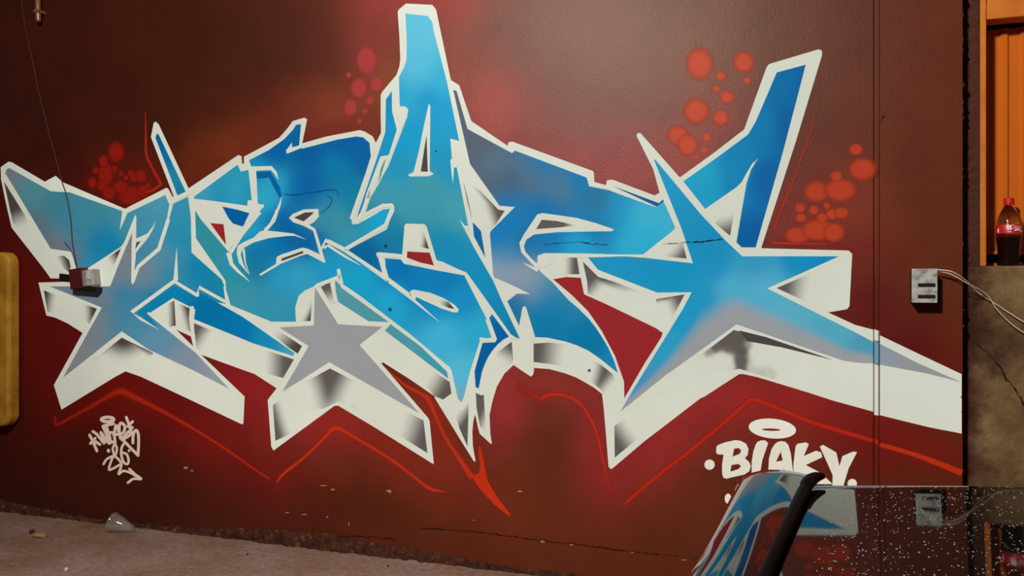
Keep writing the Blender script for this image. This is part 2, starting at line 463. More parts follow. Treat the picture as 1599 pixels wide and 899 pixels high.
pat = [(0, 0), (.03, 0), (.04, .012), (.062, .012), (.072, 0)]
zb = on_wall(1560, 396, .2).z
while x < x_pr:
    for dx, dy in pat:
        a = bm.verts.new((x + dx, .205 - dy, zb)); b = bm.verts.new((x + dx, .205 - dy, zh0 - .012 + random.uniform(-.002, .002)))
        if prev: bm.faces.new((prev[0], a, b, prev[1]))
        prev = (a, b)
    x += .085
keep(bm_obj('corrugated_sheet', bm, M_SHEET), win)
M_DARK = mat('dark_gap', lin((26, 12, 8)), .8)
bm = bmesh.new(); box(bm, (xj1 - .02, .23, z_sill), (x_pr, .26, TOP)); keep(bm_obj('backing_board', bm, M_DARK), win)
bm = bmesh.new(); box(bm, (xj1, .19, z_sill), (x_pr, .215, z_sill + .018), .003); box(bm, (xj1, .185, zb - .004), (x_pr, .222, zb + .01), .003)
keep(bm_obj('bottom_rail', bm, M_ORANGE), win)

bm = bmesh.new(); box(bm, (xj1 - .01, .08, zh1 + .14), (x_pr, .3, TOP), .004); tag(bm_obj('wall_upper', bm, M_RENDER), kind='structure')

# side wall far left (outside the picture, closes the corner)
bm = bmesh.new(); box(bm, (XL - 1.0, -1.0, 0), (XL - .9, .0, TOP))
M_BROWN = mat('dark_brown_side', lin((58, 26, 16)), .5)
tag(bm_obj('wall_left', bm, M_BROWN), kind='structure')
# ceiling dark, lamp hangs below it
bm = bmesh.new(); box(bm, (-7, -7.5, 5.0), (5.5, 1.2, 5.1))
tag(bm_obj('ceiling', bm, mat('dark_ceiling', lin((60, 44, 34)), .9)), kind='structure')

# ragged skirting of broken plaster where the wall meets the floor
M_BASE = mat('broken_plaster', lin((72, 36, 22)), .8, 0, .25)
n1 = noise(M_BASE, 24, 6, .65); N_, L_, B_ = nodes(M_BASE)
r = ramp(M_BASE, n1.outputs['Fac'], [(.35, lin((46, 22, 14))), (.6, lin((84, 42, 26))), (.75, lin((150, 112, 84)))]); L_.new(r.outputs[0], B_.inputs['Base Color'])
bump(M_BASE, [(n1.outputs['Fac'], .9, .03)])
bm = bmesh.new(); rows = []
xx = XL - .9
while xx < XE:
    h = .05 + .035 * math.sin(xx * 2.1 + .5) + random.uniform(-.014, .014); d = .014 + random.uniform(0, .016)
    h = max(.02, h)
    rows.append([bm.verts.new(p) for p in ((xx, -.0006, h), (xx, -d * .35, h - .006 + random.uniform(-.003, .003)), (xx, -d, h * .5), (xx, -d * 1.25 + random.uniform(-.01, .008), -.002))])
    xx += random.uniform(.015, .04)
for a, b in zip(rows, rows[1:]):
    for i in range(3): bm.faces.new((a[i], b[i], b[i + 1], a[i + 1]))
tag(bm_obj('baseboard_back', bm, M_BASE), kind='structure')

# cracks in the wall paint
def crack(pts, width, jitter, name='crack', m=None, Y=0.0, parent=None, lift=20):
    path = []
    for a, b in zip(pts, pts[1:]):
        n = max(2, int(math.hypot(b[0] - a[0], b[1] - a[1]) / 5))
        for k in range(n):
            t = k / n
            path.append((a[0] + (b[0] - a[0]) * t + random.uniform(-1, 1) * jitter, a[1] + (b[1] - a[1]) * t + random.uniform(-1, 1) * jitter, width * random.uniform(.3, 1.2)))
    path.append((*pts[-1], .4))
    me = strip_mesh(name, path, (30, 16, 12), Y - LIFT * lift, False, False)
    o = link(name, me, None, m or M_PAINT); keep(o, parent or wall_back); return o
crack([(905, 377), (925, 381), (950, 382)], 1.1, 1.2); crack([(1035, 380), (1075, 378), (1100, 377)], .8, .8)
crack([(1082, 378), (1100, 376), (1128, 373)], 1, .8); crack([(850, 381), (905, 377)], .6, .6)
crack([(655, 824), (700, 826), (745, 830), (790, 836), (850, 844), (905, 850), (950, 856), (1000, 862), (1060, 868)], 1.0, 1.0)
crack([(500, 838), (560, 836), (620, 842)], 1, 1.5); crack([(1080, 872), (1092, 868)], 1, .8)
crack([(1506, 527), (1535, 545), (1553, 560), (1565, 580), (1599, 630), (1610, 650)], 4.0, 1.6, 'crack', mat('crack_dark', lin((20, 12, 8)), .9), PIER, conc, 2)
crack([(1380, 180), (1376, 190)], 4, 1, 'crack', None, PIL, pilaster, 2)
# chipped spots on the lower wall, pale plaster showing
M_CHIP = mat('bare_plaster', lin((176, 140, 110)), .85)
for cx, cy, w_, h_ in ((505, 758, 14, 2), (520, 764, 8, 3), (607, 766, 9, 4), (609, 768, 6, 3), (545, 818, 2, 8), (511, 807, 5, 3), (812, 767, 8, 3), (848, 845, 13, 4), (893, 850, 8, 3), (290, 730, 10, 4), (300, 735, 6, 3), (448, 800, 8, 2), (475, 803, 12, 2), (990, 862, 10, 3), (740, 812, 3, 3), (1068, 874, 12, 2)):
    n = 9
    bm = bmesh.new()
    ring = [on_wall(cx + w_ / 2 * random.uniform(.5, 1) * math.cos(2 * math.pi * k / n), cy + h_ / 2 * random.uniform(.5, 1) * math.sin(2 * math.pi * k / n), -.0012) for k in range(n)]
    f = bm.faces.new([bm.verts.new(p) for p in ring])
    keep(bm_obj('plaster_chip', bm, M_CHIP), wall_back)

# ------------------------------------------------------------------ the mural
mural = empty('graffiti_mural', on_wall(760, 640))
tag(mural, 'large blue and white wildstyle graffiti lettering with stars sprayed across the brown wall', 'graffiti')
MU = mural
# white body of the piece, with the four gaps where the red ground shows
SIL = T('A', (5, 105), (65, 62), (90, 65), (350, 218), (435, 172), (490, 222), (965, 425), (985, 428)) \
    + T('D', (190, 722), (500, 565), (515, 575), (550, 640), (556, 632), (378, 170), (400, 60), (415, 48), (440, 72), (672, 570), (1060, 310), (1085, 318), (1090, 375), (1104, 380), (1105, 325)) \
    + T('H', (50, 375), (200, 295), (330, 225), (400, 145), (435, 95), (525, 68), (548, 80), (510, 268), (700, 215), (960, 165), (1000, 178), (1060, 215), (1085, 265), (1125, 185)) \
    + T('L', (172, 900), (172, 745), (185, 715), (295, 585), (318, 520), (325, 460), (318, 280), (305, 90), (318, 70), (370, 28), (575, 38), (605, 75), (660, 340), (720, 625), (785, 665)) \
    + T('M', (880, 295), (1163, 488)) + T('Q', (522, 210), (550, 205), (1180, 435)) \
    + T('T', (237, 450), (240, 520), (330, 545), (340, 505), (385, 503), (710, 625), (750, 605), (700, 420), (640, 300), (570, 160), (577, 140), (600, 138), (905, 482), (915, 480), (1180, 288)) \
    + T('W', (510, 710), (685, 225), (705, 200), (1090, 85), (1118, 95), (1118, 130)) + T('X', (1015, 0), (745, 830)) \
    + T('Y', (600, 70), (1140, 84), (1162, 105), (1145, 430), (1130, 450), (1012, 470), (1180, 548)) + [(1363.5, 514.5), (1363.5, 642.5)] + T('b', (0, 435)) + T('a', (800, 660), (420, 545), (300, 518), (270, 520), (0, 695)) \
    + T('V', (600, 490), (470, 590), (300, 720), (135, 860), (118, 872), (105, 860), (92, 700), (80, 560), (70, 470)) \
    + T('S', (940, 790), (890, 750), (830, 715), (770, 682), (700, 655), (590, 625), (480, 617), (480, 660), (468, 675), (400, 632), (350, 598), (290, 655), (240, 740), (215, 820)) \
    + T('P', (640, 450), (622, 540), (628, 680), (640, 765), (628, 760), (545, 685), (528, 620), (510, 530), (495, 590), (488, 670), (492, 780), (513, 900), (500, 900), (400, 740), (200, 415), (190, 390), (0, 260)) \
    + T('K', (990, 28), (975, 35), (1340, 460), (1352, 485), (1385, 820), (1372, 815), (900, 520), (640, 365), (610, 367), (135, 715), (118, 685), (90, 320), (160, 230)) \
    + T('F', (890, 720), (470, 568)) + T('G', (810, 295), (800, 505), (790, 512), (300, 280)) \
    + T('C', (800, 440), (680, 398), (600, 440), (180, 697), (120, 505), (345, 98)) \
    + T('B', (530, 525), (430, 478), (362, 462), (300, 205), (470, 200), (540, 195), (545, 175), (395, 172)) + T('A', (340, 895), (90, 575), (45, 380), (8, 200))
GAPS = [T('F', (275, 372), (390, 425), (408, 503)), T('E', (840, 40), (945, 50), (965, 212)), T('N', (680, 562), (855, 572), (888, 672), (780, 648), (676, 610)),
        T('S', (615, 25), (700, 10), (800, 15), (822, 125)) + T('U', (330, 672), (720, 860), (775, 898)) + T('V', (393, 148), (390, 160), (300, 300), (190, 490), (188, 400)) + T('S', (1030, 540), (940, 370), (850, 240), (740, 130))]
paint('white_body', MU, 1, SIL, flat('w'), 14, GAPS)
for g in GAPS:
    paint('red_gap', MU, 1.5, g, flat('r' if g is not GAPS[0] else (110, 26, 26)), 12)

def fill(name, poly, pts, layer=3, step=6, eps=520.0): return paint(name, MU, layer, poly, field(pts, eps), step)
# -- left letter
fill('letter_fill', T('A', (40, 150), (55, 118), (75, 112), (395, 292), (460, 297), (540, 300), (955, 447), (985, 470)) + T('D', (190, 765), (490, 622), (522, 695))
     + T('E', (500, 20), (440, 222), (275, 365)) + T('A', (1050, 910), (1062, 770), (1065, 500), (1055, 470), (1035, 560), (960, 705), (940, 728), (690, 890), (650, 930), (620, 905), (585, 860), (560, 765), (395, 740)),
     [(15, 270, (110, 125, 135)), (50, 300, (75, 135, 150)), (90, 320, (55, 125, 145)), (140, 330, (60, 130, 150)), (60, 350, (90, 115, 130)), (90, 380, (110, 115, 125)), (115, 400, (105, 115, 125)), (150, 385, (0, 120, 165)), (135, 405, (20, 135, 175)), (170, 380, (0, 125, 170)), (200, 350, (60, 140, 165)), (240, 320, (75, 150, 180)), (250, 350, (60, 145, 180)), (225, 400, (70, 135, 165)), (220, 345, (65, 145, 170)), (100, 350, (58, 130, 155)), (125, 360, (50, 130, 158))])
fill('star_fill', [(206, 364), (184, 416), (172, 447), (78, 447), (159, 480), (104, 579), (99, 589), (190, 517), (233, 546), (300, 577), (358, 607), (306, 551), (231, 491), (268, 462), (352, 474), (351, 448), (346, 436), (299, 394), (298, 340), (293.6, 307), (270.6, 318), (264, 342), (251, 390), (216, 418), (207, 440)],
     [(200, 400, (120, 125, 135)), (185, 430, (110, 125, 140)), (120, 445, (110, 125, 140)), (160, 465, (110, 125, 140)), (190, 460, (30, 125, 160)), (228, 425, (115, 132, 146)), (250, 405, (80, 140, 170)), (280, 370, (35, 140, 175)), (280, 330, (50, 145, 180)), (310, 420, (10, 130, 175)), (340, 455, (20, 130, 170)), (260, 430, (40, 135, 170)), (200, 490, (60, 130, 160)), (140, 510, (115, 130, 140)), (115, 560, (130, 135, 142)), (210, 510, (70, 135, 165)), (250, 530, (90, 140, 170)), (290, 560, (125, 140, 160)), (340, 595, (140, 148, 160)), (240, 470, (15, 120, 165))])
fill('letter_fill', [(214, 488), (271, 445), (310, 464.5), (313, 457.5), (378, 494), (460, 551), (458, 555.6), (396, 536), (303, 498), (305, 483), (270, 465), (231, 490), (246, 511), (240, 508)],
     [(230, 480, (10, 125, 170)), (270, 455, (10, 125, 175)), (330, 490, (0, 110, 165)), (370, 520, (0, 115, 175)), (420, 540, (20, 135, 185)), (455, 553, (60, 160, 195))], 4)
fill('letter_fill', T('D', (715, 635), (1055, 385), (1080, 440), (1140, 425), (1165, 665), (1135, 660), (1130, 705), (900, 672), (715, 650)), [(320, 305, (60, 155, 190)), (350, 285, (40, 150, 185)), (370, 300, (50, 160, 195)), (385, 310, (25, 140, 180)), (340, 305, (20, 140, 180))])
fill('letter_fill', T('D', (413, 175), (425, 140), (440, 152), (650, 595), (585, 625)), [(245, 215, (0, 95, 155)), (258, 245, (0, 105, 160)), (272, 275, (35, 130, 165)), (282, 300, (15, 125, 160))])
fill('letter_fill', T('D', (935, 712), (1050, 735), (1150, 765), (1165, 760), (1095, 868), (1020, 845), (985, 805)), [(360, 335, 'd')])
# -- second letter
E_POLY = [(515, 380), (538, 394), (560, 408), (604, 440), (601, 403), (626, 405), (631, 412), (672, 420), (725, 430), (760, 498), (771, 526), (750, 530), (734, 579), (725, 616), (721, 628), (715, 622), (705, 578), (702, 573), (640, 521), (560, 460), (536, 444), (530, 425), (526, 432), (496, 442), (488, 448), (476, 453), (466, 462), (461, 480), (462, 502), (424, 502), (360, 476), (353, 452), (352, 438), (306, 372), (304.8, 328.4), (314, 343), (357, 393), (361, 386), (412, 321), (401, 317), (400, 268), (392, 259), (389, 250), (420, 234), (444, 217), (458, 202), (462, 195), (470, 193.6), (467, 228), (472, 232), (526, 218), (556, 213), (567, 214.4), (577, 223), (579, 244), (562, 298), (548, 340), (550, 350), (558, 350), (580, 338), (598, 327), (609, 325.6), (600, 349), (538, 386), (513, 373)]
E_FIELD = [(480, 240, 'd'), (430, 240, 'd'), (540, 225, 'd'), (572, 250, 'd'), (550, 300, (10, 122, 160)), (525, 262, (5, 120, 170)), (480, 290, 'd'), (470, 303, (0, 105, 170)), (500, 345, (60, 145, 170)), (530, 345, 't'), (555, 325, (20, 130, 170)), (425, 290, (45, 168, 205)), (415, 310, (45, 168, 208)), (410, 275, (25, 140, 185)), (390, 360, (35, 160, 205)), (366, 395, (45, 150, 180)), (450, 362, 'd'), (430, 385, (0, 112, 172)), (475, 378, 'd'), (490, 372, (0, 98, 165)), (400, 415, (15, 115, 160)), (395, 395, (0, 112, 165)), (440, 345, (0, 98, 165)), (440, 430, (40, 155, 195)), (380, 460, 't'), (370, 430, (40, 145, 165)), (335, 385, (50, 140, 155)), (320, 360, (45, 140, 160)), (420, 480, (50, 145, 175)), (470, 430, (50, 160, 200)), (510, 410, 'c'), (560, 440, (20, 160, 205)), (610, 470, (30, 165, 210)), (650, 445, 'm'), (620, 420, (0, 110, 175)), (690, 440, 'm'), (720, 470, 'b'), (690, 520, (60, 175, 215)), (750, 515, (40, 165, 205)), (720, 590, (75, 180, 215)), (720, 618, (110, 165, 190)), (590, 340, (20, 165, 215)), (540, 368, (50, 150, 180)), (680, 480, 'b')]
fill('letter_fill', E_POLY, E_FIELD, 3, 5)
# -- tall letter
A_POLY = [(633, 21), (668, 25), (675, 34), (677, 48), (698, 128), (717, 220), (703, 216), (705.6, 246), (703, 252), (709, 262), (713, 261), (722, 306), (731, 352), (724, 355), (740, 386), (770, 438), (784, 470), (813, 531), (798, 522), (730, 427), (690, 408), (628, 400), (588, 394), (597, 426), (543, 390), (604, 358), (616, 324), (612, 317), (600, 318), (570, 334), (578, 310), (607, 258), (636, 182), (637, 170), (632, 166), (624, 166), (623, 120), (631, 105), (635, 92), (635, 60)]
fill('letter_fill', A_POLY, [(655, 50, (88, 180, 210)), (650, 110, (86, 180, 210)), (655, 128, (60, 168, 205)), (668, 152, (15, 138, 190)), (690, 170, 'c'), (640, 220, (20, 150, 200)), (620, 260, (25, 145, 185)), (700, 260, (25, 145, 190)), (670, 290, (60, 150, 170)), (600, 300, (60, 150, 175)), (640, 330, (60, 150, 170)), (720, 330, (62, 155, 175)), (620, 370, (15, 120, 165)), (570, 390, (0, 100, 155)), (602, 352, (25, 130, 170)), (700, 390, (15, 140, 185)), (740, 430, (15, 140, 190)), (780, 490, (15, 135, 185)), (800, 520, (10, 120, 170)), (630, 150, (40, 160, 205)), (690, 130, (50, 165, 205))], 3, 5)
fill('letter_fill', [(602.6, 155), (612, 142), (612, 173), (619.6, 202), (607, 242), (594, 244), (572, 302), (565, 328), (557, 340), (561, 327), (586, 254), (601.6, 206)], [(607, 165, (20, 135, 185)), (612, 200, (20, 145, 195)), (600, 235, (20, 145, 195)), (570, 300, (20, 130, 195))])
fill('letter_fill', T('M', (205, 600), (213, 610), (150, 790), (175, 660)), [(600, 260, (70, 140, 155))])
# -- fourth letter
R_POLY = [(707.6, 140), (713, 142), (730, 201), (735, 204), (799.6, 239), (804, 235), (860, 256), (916, 277), (920, 291), (956, 298), (985, 308), (1008, 318), (1025, 323), (1034, 315), (1037, 316), (1054, 354), (1053, 358), (1004, 397), (966, 397), (880, 395), (850, 395), (840, 399), (838, 415), (844, 424), (862, 440), (888, 468.5), (904, 482), (918.5, 496.6), (930, 511), (940, 526), (950, 543), (958, 561), (965, 582), (953.5, 573), (936, 559), (918.5, 547), (901, 539), (883.5, 533), (855.5, 527), (835.6, 526), (813, 514), (811, 512), (791, 471), (807.6, 458), (828, 459), (800, 445), (772, 433), (770, 428), (765, 364), (767, 360), (804, 323), (780, 321), (734, 256)]
fill('letter_fill', R_POLY, [(712, 155, (90, 92, 108)), (725, 190, 's'), (745, 230, 's'), (770, 262, (80, 110, 130)), (830, 278, (78, 108, 128)), (755, 280, 's'), (795, 292, (72, 90, 110)), (868, 292, (75, 115, 140)), (850, 260, (20, 115, 170)), (905, 282, (10, 120, 175)), (850, 322, (0, 110, 175)), (790, 345, 'm'), (780, 372, 'm'), (820, 380, (0, 110, 170)), (800, 312, (0, 118, 178)), (960, 330, 'c'), (1012, 340, (55, 175, 210)), (1000, 372, (40, 170, 210)), (930, 350, (10, 122, 182)), (900, 388, (30, 160, 210)), (860, 376, 'm'), (780, 424, (140, 155, 175)), (812, 432, (142, 154, 170)), (835, 440, (120, 150, 170)), (856, 450, (60, 135, 175)), (790, 400, (60, 138, 180)), (860, 472, (0, 125, 175)), (850, 500, (0, 120, 170)), (920, 540, (0, 115, 165)), (955, 570, (20, 130, 180)), (800, 472, (0, 110, 165)), (935, 318, (40, 110, 150))], 3, 5, 1100)
fill('letter_fill', T('R', (240, 232), (305, 302), (340, 515), (322, 480), (250, 345)), [(750, 370, (0, 105, 165))])
fill('letter_fill', T('S', (188, 282), (208, 258), (320, 408), (280, 430), (245, 460), (210, 500), (180, 545), (155, 600), (138, 650), (117, 755), (97, 745), (90, 640), (143, 450), (228, 447), (240, 425)), [(770, 510, (0, 90, 160)), (750, 560, (0, 90, 155)), (765, 490, 'm')])
fill('letter_fill', T('T', (380, 550), (745, 685), (778, 655), (782, 672), (728, 712)), [(1000, 305, (0, 92, 150))], 4)
# -- last letter and the big star
fill('letter_fill', [(1213, 113), (1258, 101), (1248, 140), (1222, 239), (1180, 386), (1158, 386), (1150, 378), (1158, 330), (1166, 285), (1178, 250), (1168, 266), (1158, 284), (1150, 292), (1101, 326), (1067, 283), (1129, 239), (1168, 210), (1180, 190)],
     [(1230, 130, (0, 110, 170)), (1250, 130, 'd'), (1230, 200, 'd'), (1190, 200, (5, 120, 175)), (1150, 250, (10, 130, 185)), (1100, 270, (25, 160, 200)), (1100, 310, (25, 155, 200)), (1150, 280, (10, 130, 185)), (1190, 280, 'd'), (1180, 370, 'd')])
STAR = [(1021, 249), (1024, 250), (1094, 334), (1132.6, 375), (1159, 400), (1310, 400), (1198, 450), (1340, 521), (1363.5, 533.5), (1363.5, 567), (1340, 566), (1318, 563), (1270, 547), (1150, 506), (1040, 585), (969, 642), (985, 614), (1067, 481), (1080, 456), (1026, 456.5), (934, 421), (918, 402), (966, 399), (1004, 402), (1082, 411), (1065, 359)]
_blue = field([(1030, 280, 'c'), (1080, 350, (20, 145, 195)), (1110, 380, (20, 140, 192)), (1060, 430, (15, 145, 195)), (960, 410, (20, 145, 195)), (1120, 420, 'b'), (1250, 405, (15, 140, 195)), (1295, 402, (10, 135, 190)), (1180, 412, (45, 150, 195)), (1140, 445, (75, 168, 203)), (1190, 445, (80, 170, 205)), (1240, 480, (85, 170, 200)), (1300, 515, (80, 165, 195)), (1360, 545, (75, 150, 185)), (1090, 460, (25, 148, 195)), (1070, 490, (25, 150, 198)), (1040, 540, (40, 155, 198)), (1003, 596, (60, 145, 195)), (980, 630, (95, 145, 190))], 900)
_CH = [(969, 642), (1150, 506), (1318, 563), (1364, 566)]
def star_colour(x, y):
    d = np.full(len(x), 1e9)
    for (ax_, ay_), (bx_, by_) in zip(_CH, _CH[1:]):
        t = np.clip(((x - ax_) * (bx_ - ax_) + (y - ay_) * (by_ - ay_)) / ((bx_ - ax_) ** 2 + (by_ - ay_) ** 2), 0, 1)
        d = np.minimum(d, np.hypot(x - ax_ - t * (bx_ - ax_), y - ay_ - t * (by_ - ay_)))
    th = np.interp(x, [975, 1010, 1050, 1095, 1135, 1165, 1220, 1290, 1330, 1364], [3, 8, 16, 34, 32, 30, 26, 18, 12, 8])
    g = (1 - ss((d - th * .55) / (th * .9 + 6)))[:, None]
    return _blue(x, y) * (1 - g) + lin((148, 154, 160))[None] * g
paint('star_fill', MU, 3, STAR, star_colour, 5)
# -- grey star in the middle and the teal bars behind it
o = fill('star_fill', [(491.6, 448), (528, 506), (597, 510), (561, 538), (655, 645), (514, 565), (441, 611), (482, 540), (436, 511), (490, 508)], [(520, 540, (148, 152, 158))], 5, 9)
o['label'] = 'plain grey star'
fill('letter_fill', T('J', (615, 95), (645, 100), (665, 145), (1035, 413), (875, 405), (640, 255), (622, 180)), [(545, 470, (80, 150, 165)), (580, 495, (75, 150, 165))], 4)
fill('letter_fill', [(610, 506), (656, 540), (698, 580), (700, 591), (601, 516)], [(620, 520, (75, 150, 170)), (690, 580, (60, 150, 170))], 4)

# -- grey shading of the white blocks
def sh(t, poly, groups, dark='k', layer=2, step=5):
    s = TILE[t]
    paint('block_shading', MU, layer, T(t, *poly), shade([[(s[0] + a / s[2], s[1] + b / s[2], s[0] + c / s[2], s[1] + d / s[2]) for a, b, c, d in g] for g in groups], dark), step)
sh('A', [(30, 215), (195, 480), (215, 540), (185, 610), (100, 540)], [[(100, 430, 180, 590)]], 'K', 2, 3)
sh('A', [(430, 800), (500, 795), (540, 830), (552, 880), (540, 925), (500, 900), (470, 850)], [[(535, 850, 455, 880)]], 'K', 2, 3)
sh('A', [(945, 738), (880, 895), (865, 940), (800, 840)], [[(930, 790, 840, 850)]], 'K', 2, 3)
sh('B', [(342, 265), (450, 310), (420, 440), (370, 435)], [[(345, 340, 440, 360)]], 'K', 2, 3)
sh('B', [(600, 350), (757, 410), (695, 530), (610, 430)], [[(730, 440, 650, 445)]], 'K', 2, 3)
sh('C', [(440, 300), (470, 280), (650, 135), (870, 240), (900, 260), (690, 360)], [[(660, 175, 590, 330), (650, 190, 760, 340)], [(560, 190, 585, 245)], [(760, 180, 735, 235)]], 'K', 2, 3)
sh('E', [(470, 690), (560, 645), (572, 840), (520, 850)], [[(568, 740, 500, 740)]], 'K', 4, 3)
sh('E', [(590, 665), (680, 705), (675, 790), (690, 890), (600, 840)], [[(685, 770, 615, 790)]], 'K', 4, 3)
sh('F', [(410, 320), (620, 405), (500, 540), (435, 520)], [[(425, 390, 530, 460)]])
sh('F', [(860, 495), (1195, 605), (1110, 750), (1000, 720)], [[(1130, 640, 950, 640)]])
sh('J', [(60, 425), (110, 440), (175, 480), (358, 600), (325, 660), (250, 610), (130, 510)], [[(310, 600, 130, 470)]], 'K')
sh('J', [(440, 150), (425, 405), (340, 405), (390, 280)], [[(428, 370, 375, 345)]], 'K', 4, 3)
sh('J', [(505, 140), (575, 100), (610, 268), (580, 272)], [[(560, 140, 595, 290)]], 'k', 4, 3)
sh('K', [(130, 360), (245, 290), (280, 300), (270, 580), (150, 640)], [[(145, 500, 245, 470)]])
sh('K', [(340, 205), (575, 75), (740, 160), (860, 250), (850, 430), (640, 330), (520, 390), (380, 380)], [[(560, 200, 400, 250), (600, 150, 760, 230)], [(700, 330, 800, 395), (760, 420, 740, 350)]])
sh('K', [(1060, 350), (1305, 480), (1335, 735), (1120, 600)], [[(1310, 600, 1110, 530)]])
sh('P', [(40, 95), (310, 280), (325, 370), (260, 418), (190, 390), (60, 230)], [[(290, 330, 130, 240)]])
sh('P', [(330, 465), (345, 452), (415, 500), (460, 430), (455, 600), (450, 785), (390, 650)], [[(420, 620, 330, 560), (420, 500, 490, 400)]], 'k', 2, 3)
sh('P', [(515, 365), (555, 385), (577, 380), (590, 600), (588, 658), (548, 630), (520, 480)], [[(545, 520, 640, 560)]], 'k', 2, 3)
sh('S', [(230, 525), (340, 440), (352, 560), (320, 600), (260, 580)], [[(335, 470, 270, 580)]], 'k', 4, 4)
sh('S', [(485, 455), (590, 448), (740, 465), (720, 610), (600, 592), (485, 578)], [[(510, 520, 710, 545)]])
sh('S', [(890, 570), (940, 600), (1015, 660), (1040, 740), (990, 820), (930, 760), (860, 700)], [[(950, 660, 870, 640), (960, 660, 1030, 720)]])
sh('Q', [(230, 540), (300, 590), (440, 735), (490, 745), (420, 850), (350, 895), (300, 800)], [[(440, 770, 350, 800)], [(400, 690, 350, 725)]], 'k', 4, 3)
sh('Q', [(735, 888), (780, 815), (900, 825), (1045, 858), (1000, 865), (900, 876)], [[(950, 850, 1060, 860)]], 'k', 6, 4)
sh('U', [(-60, 310), (105, 310), (125, 440), (-60, 440)], [[(90, 380, 0, 380)]])
sh('U', [(150, 340), (270, 460), (400, 500), (650, 598), (500, 570), (400, 640), (230, 610), (190, 590), (185, 500)], [[(215, 480, 310, 570)], [(430, 520, 415, 570), (300, 490, 640, 600)]])
sh('U', [(720, 635), (945, 597), (820, 840), (800, 860), (740, 720)], [[(910, 650, 800, 710)], [(800, 620, 806, 660)]])
sh('U', [(700, 290), (930, 195), (962, 318)], [[(940, 300, 850, 215)]], 'k', 2, 4)
sh('X', [(380, 640), (560, 400), (500, 740)], [[(500, 720, 455, 560)]], 'k', 2, 4)
sh('V', [(136, 640), (270, 530), (270, 700), (138, 810)], [[(140, 720, 240, 650)]])
paint('block_shading', MU, 2.4, T('a', (270, 178), (480, 230), (1000, 408), (600, 310), (330, 262)), flat('K'), 5)
def spot_shade(t, poly, pts, dark='k', layer=2, step=4):
    c0 = lin(PAL[dark]); c1 = lin(WHITE); q = TILE[t]
    P = np.array([(q[0] + a / q[2], q[1] + b / q[2], d) for a, b, d in pts])
    def g(x, y):
        d2 = (x[:, None] - P[None, :, 0]) ** 2 + (y[:, None] - P[None, :, 1]) ** 2
        wt = 1 / (d2 + 40) ** 2.5; a = ss((wt * P[None, :, 2]).sum(1) / wt.sum(1))[:, None]
        return c0[None] * a + c1[None] * (1 - a)
    paint('block_shading', MU, layer, T(t, *poly), g, step)
spot_shade('a', [(-100, 425), (230, 175), (345, 205), (440, 300), (600, 575), (275, 478), (150, 500), (-60, 470)],
           [(240, 190, 1), (200, 220, 1), (150, 265, 1), (90, 315, .9), (30, 350, .6), (290, 250, 1), (300, 330, 1), (282, 420, .95), (280, 470, .9), (320, 210, 1), (230, 270, 1), (180, 300, .9), (-30, 390, .1), (-90, 425, 0), (0, 430, 0), (60, 420, 0), (120, 390, .05), (170, 420, .05), (120, 480, 0), (200, 465, .15), (400, 280, 0), (390, 340, .1), (450, 400, 0), (380, 470, .3), (440, 510, .35), (520, 550, .3), (600, 575, 0), (420, 430, .05), (-60, 470, 0), (350, 250, .6), (345, 290, .6)])
sh('Y', [(690, 318), (940, 210), (930, 300), (1000, 460)], [[(740, 320, 900, 345)]])
# -- white shapes and lines over the blue
def wp(t, *pts, layer=6, name='white_shape'): paint(name, MU, layer, T(t, *pts), flat('w'), 10)
def ws(t, *pts, layer=6, smooth=False, col='w'):
    s = TILE[t]; stroke('outline_stroke', MU, layer, [(s[0] + a / s[2], s[1] + b / s[2], c) for a, b, c in pts], col, smooth)
wp('A', (955, 445), (1000, 452), (935, 600))
paint('white_shape', MU, 6, [(211, 335), (213, 345), (211.5, 372), (210, 400), (210, 428), (212, 426), (207.4, 445), (205, 440), (205.6, 380), (207, 361), (192, 392), (193, 381)], flat('w'), 10)
ws('E', (235, 505, 5), (278, 385, 5), (440, 245, 6), (515, 10, 6)); ws('D', (535, 690, 6), (510, 600, 5)); ws('D', (550, 670, 6), (680, 600, 6))
wp('E', (258, 165), (350, 122), (395, 65), (415, 20), (400, 80), (355, 158), (250, 285), (240, 285))
paint('block_shading', MU, 7, T('A', (1065, 690), (1100, 680), (1055, 745)), flat('K'), 5)
wp('E', (580, 225), (590, 490), (553, 492))
ws('E', (435, 868, .5), (300, 790, 4), (228, 738, 6), (560, 495, 6.5), (745, 608, 5.5)); ws('E', (742, 612, 5), (752, 540, 5), (960, 655, 5))
ws('E', (952, 535, 3), (968, 655, 3)); wp('E', (345, 745), (362, 735), (560, 895), (535, 895), layer=5)
ws('E', (700, 690, 5), (705, 900, 4.5), layer=5)
wp('I', (340, 490), (265, 400), (248, 320), (255, 270), (300, 240), (380, 205), (430, 155), (470, 148), (540, 155), (690, 172), (795, 220), (700, 190), (640, 192), (500, 208), (380, 242), (290, 292), (280, 340), (300, 410))
s_ = TILE
ws('H', (350, 688, .6), (330, 760, 4), (285, 860, 5), (265, 900, 5), (220, 945, 5)); ws('I', (565, -10, 5), (538, 70, 5.5), (468, 155, 5))
ws('I', (185, 320, 8), (207, 410, 6), (260, 468, 4.5), (350, 548, .5)); ws('I', (200, 320, 6), (290, 180, 5), (430, 5, 5.5)); ws('I', (300, 290, 4), (315, 400, 2), (345, 490, 1), layer=5)
wp('I', (655, 50), (685, 20), (770, -15), (885, -20), (890, 40), (850, 85), (815, 105), (862, 135), (880, 190), (942, 400), (925, 398), (800, 332), (750, 345), (590, 410), (435, 503), (425, 490), (555, 410), (560, 355), (600, 335), (760, 282), (800, 290), (897, 335), (845, 152), (770, 112), (690, 85))
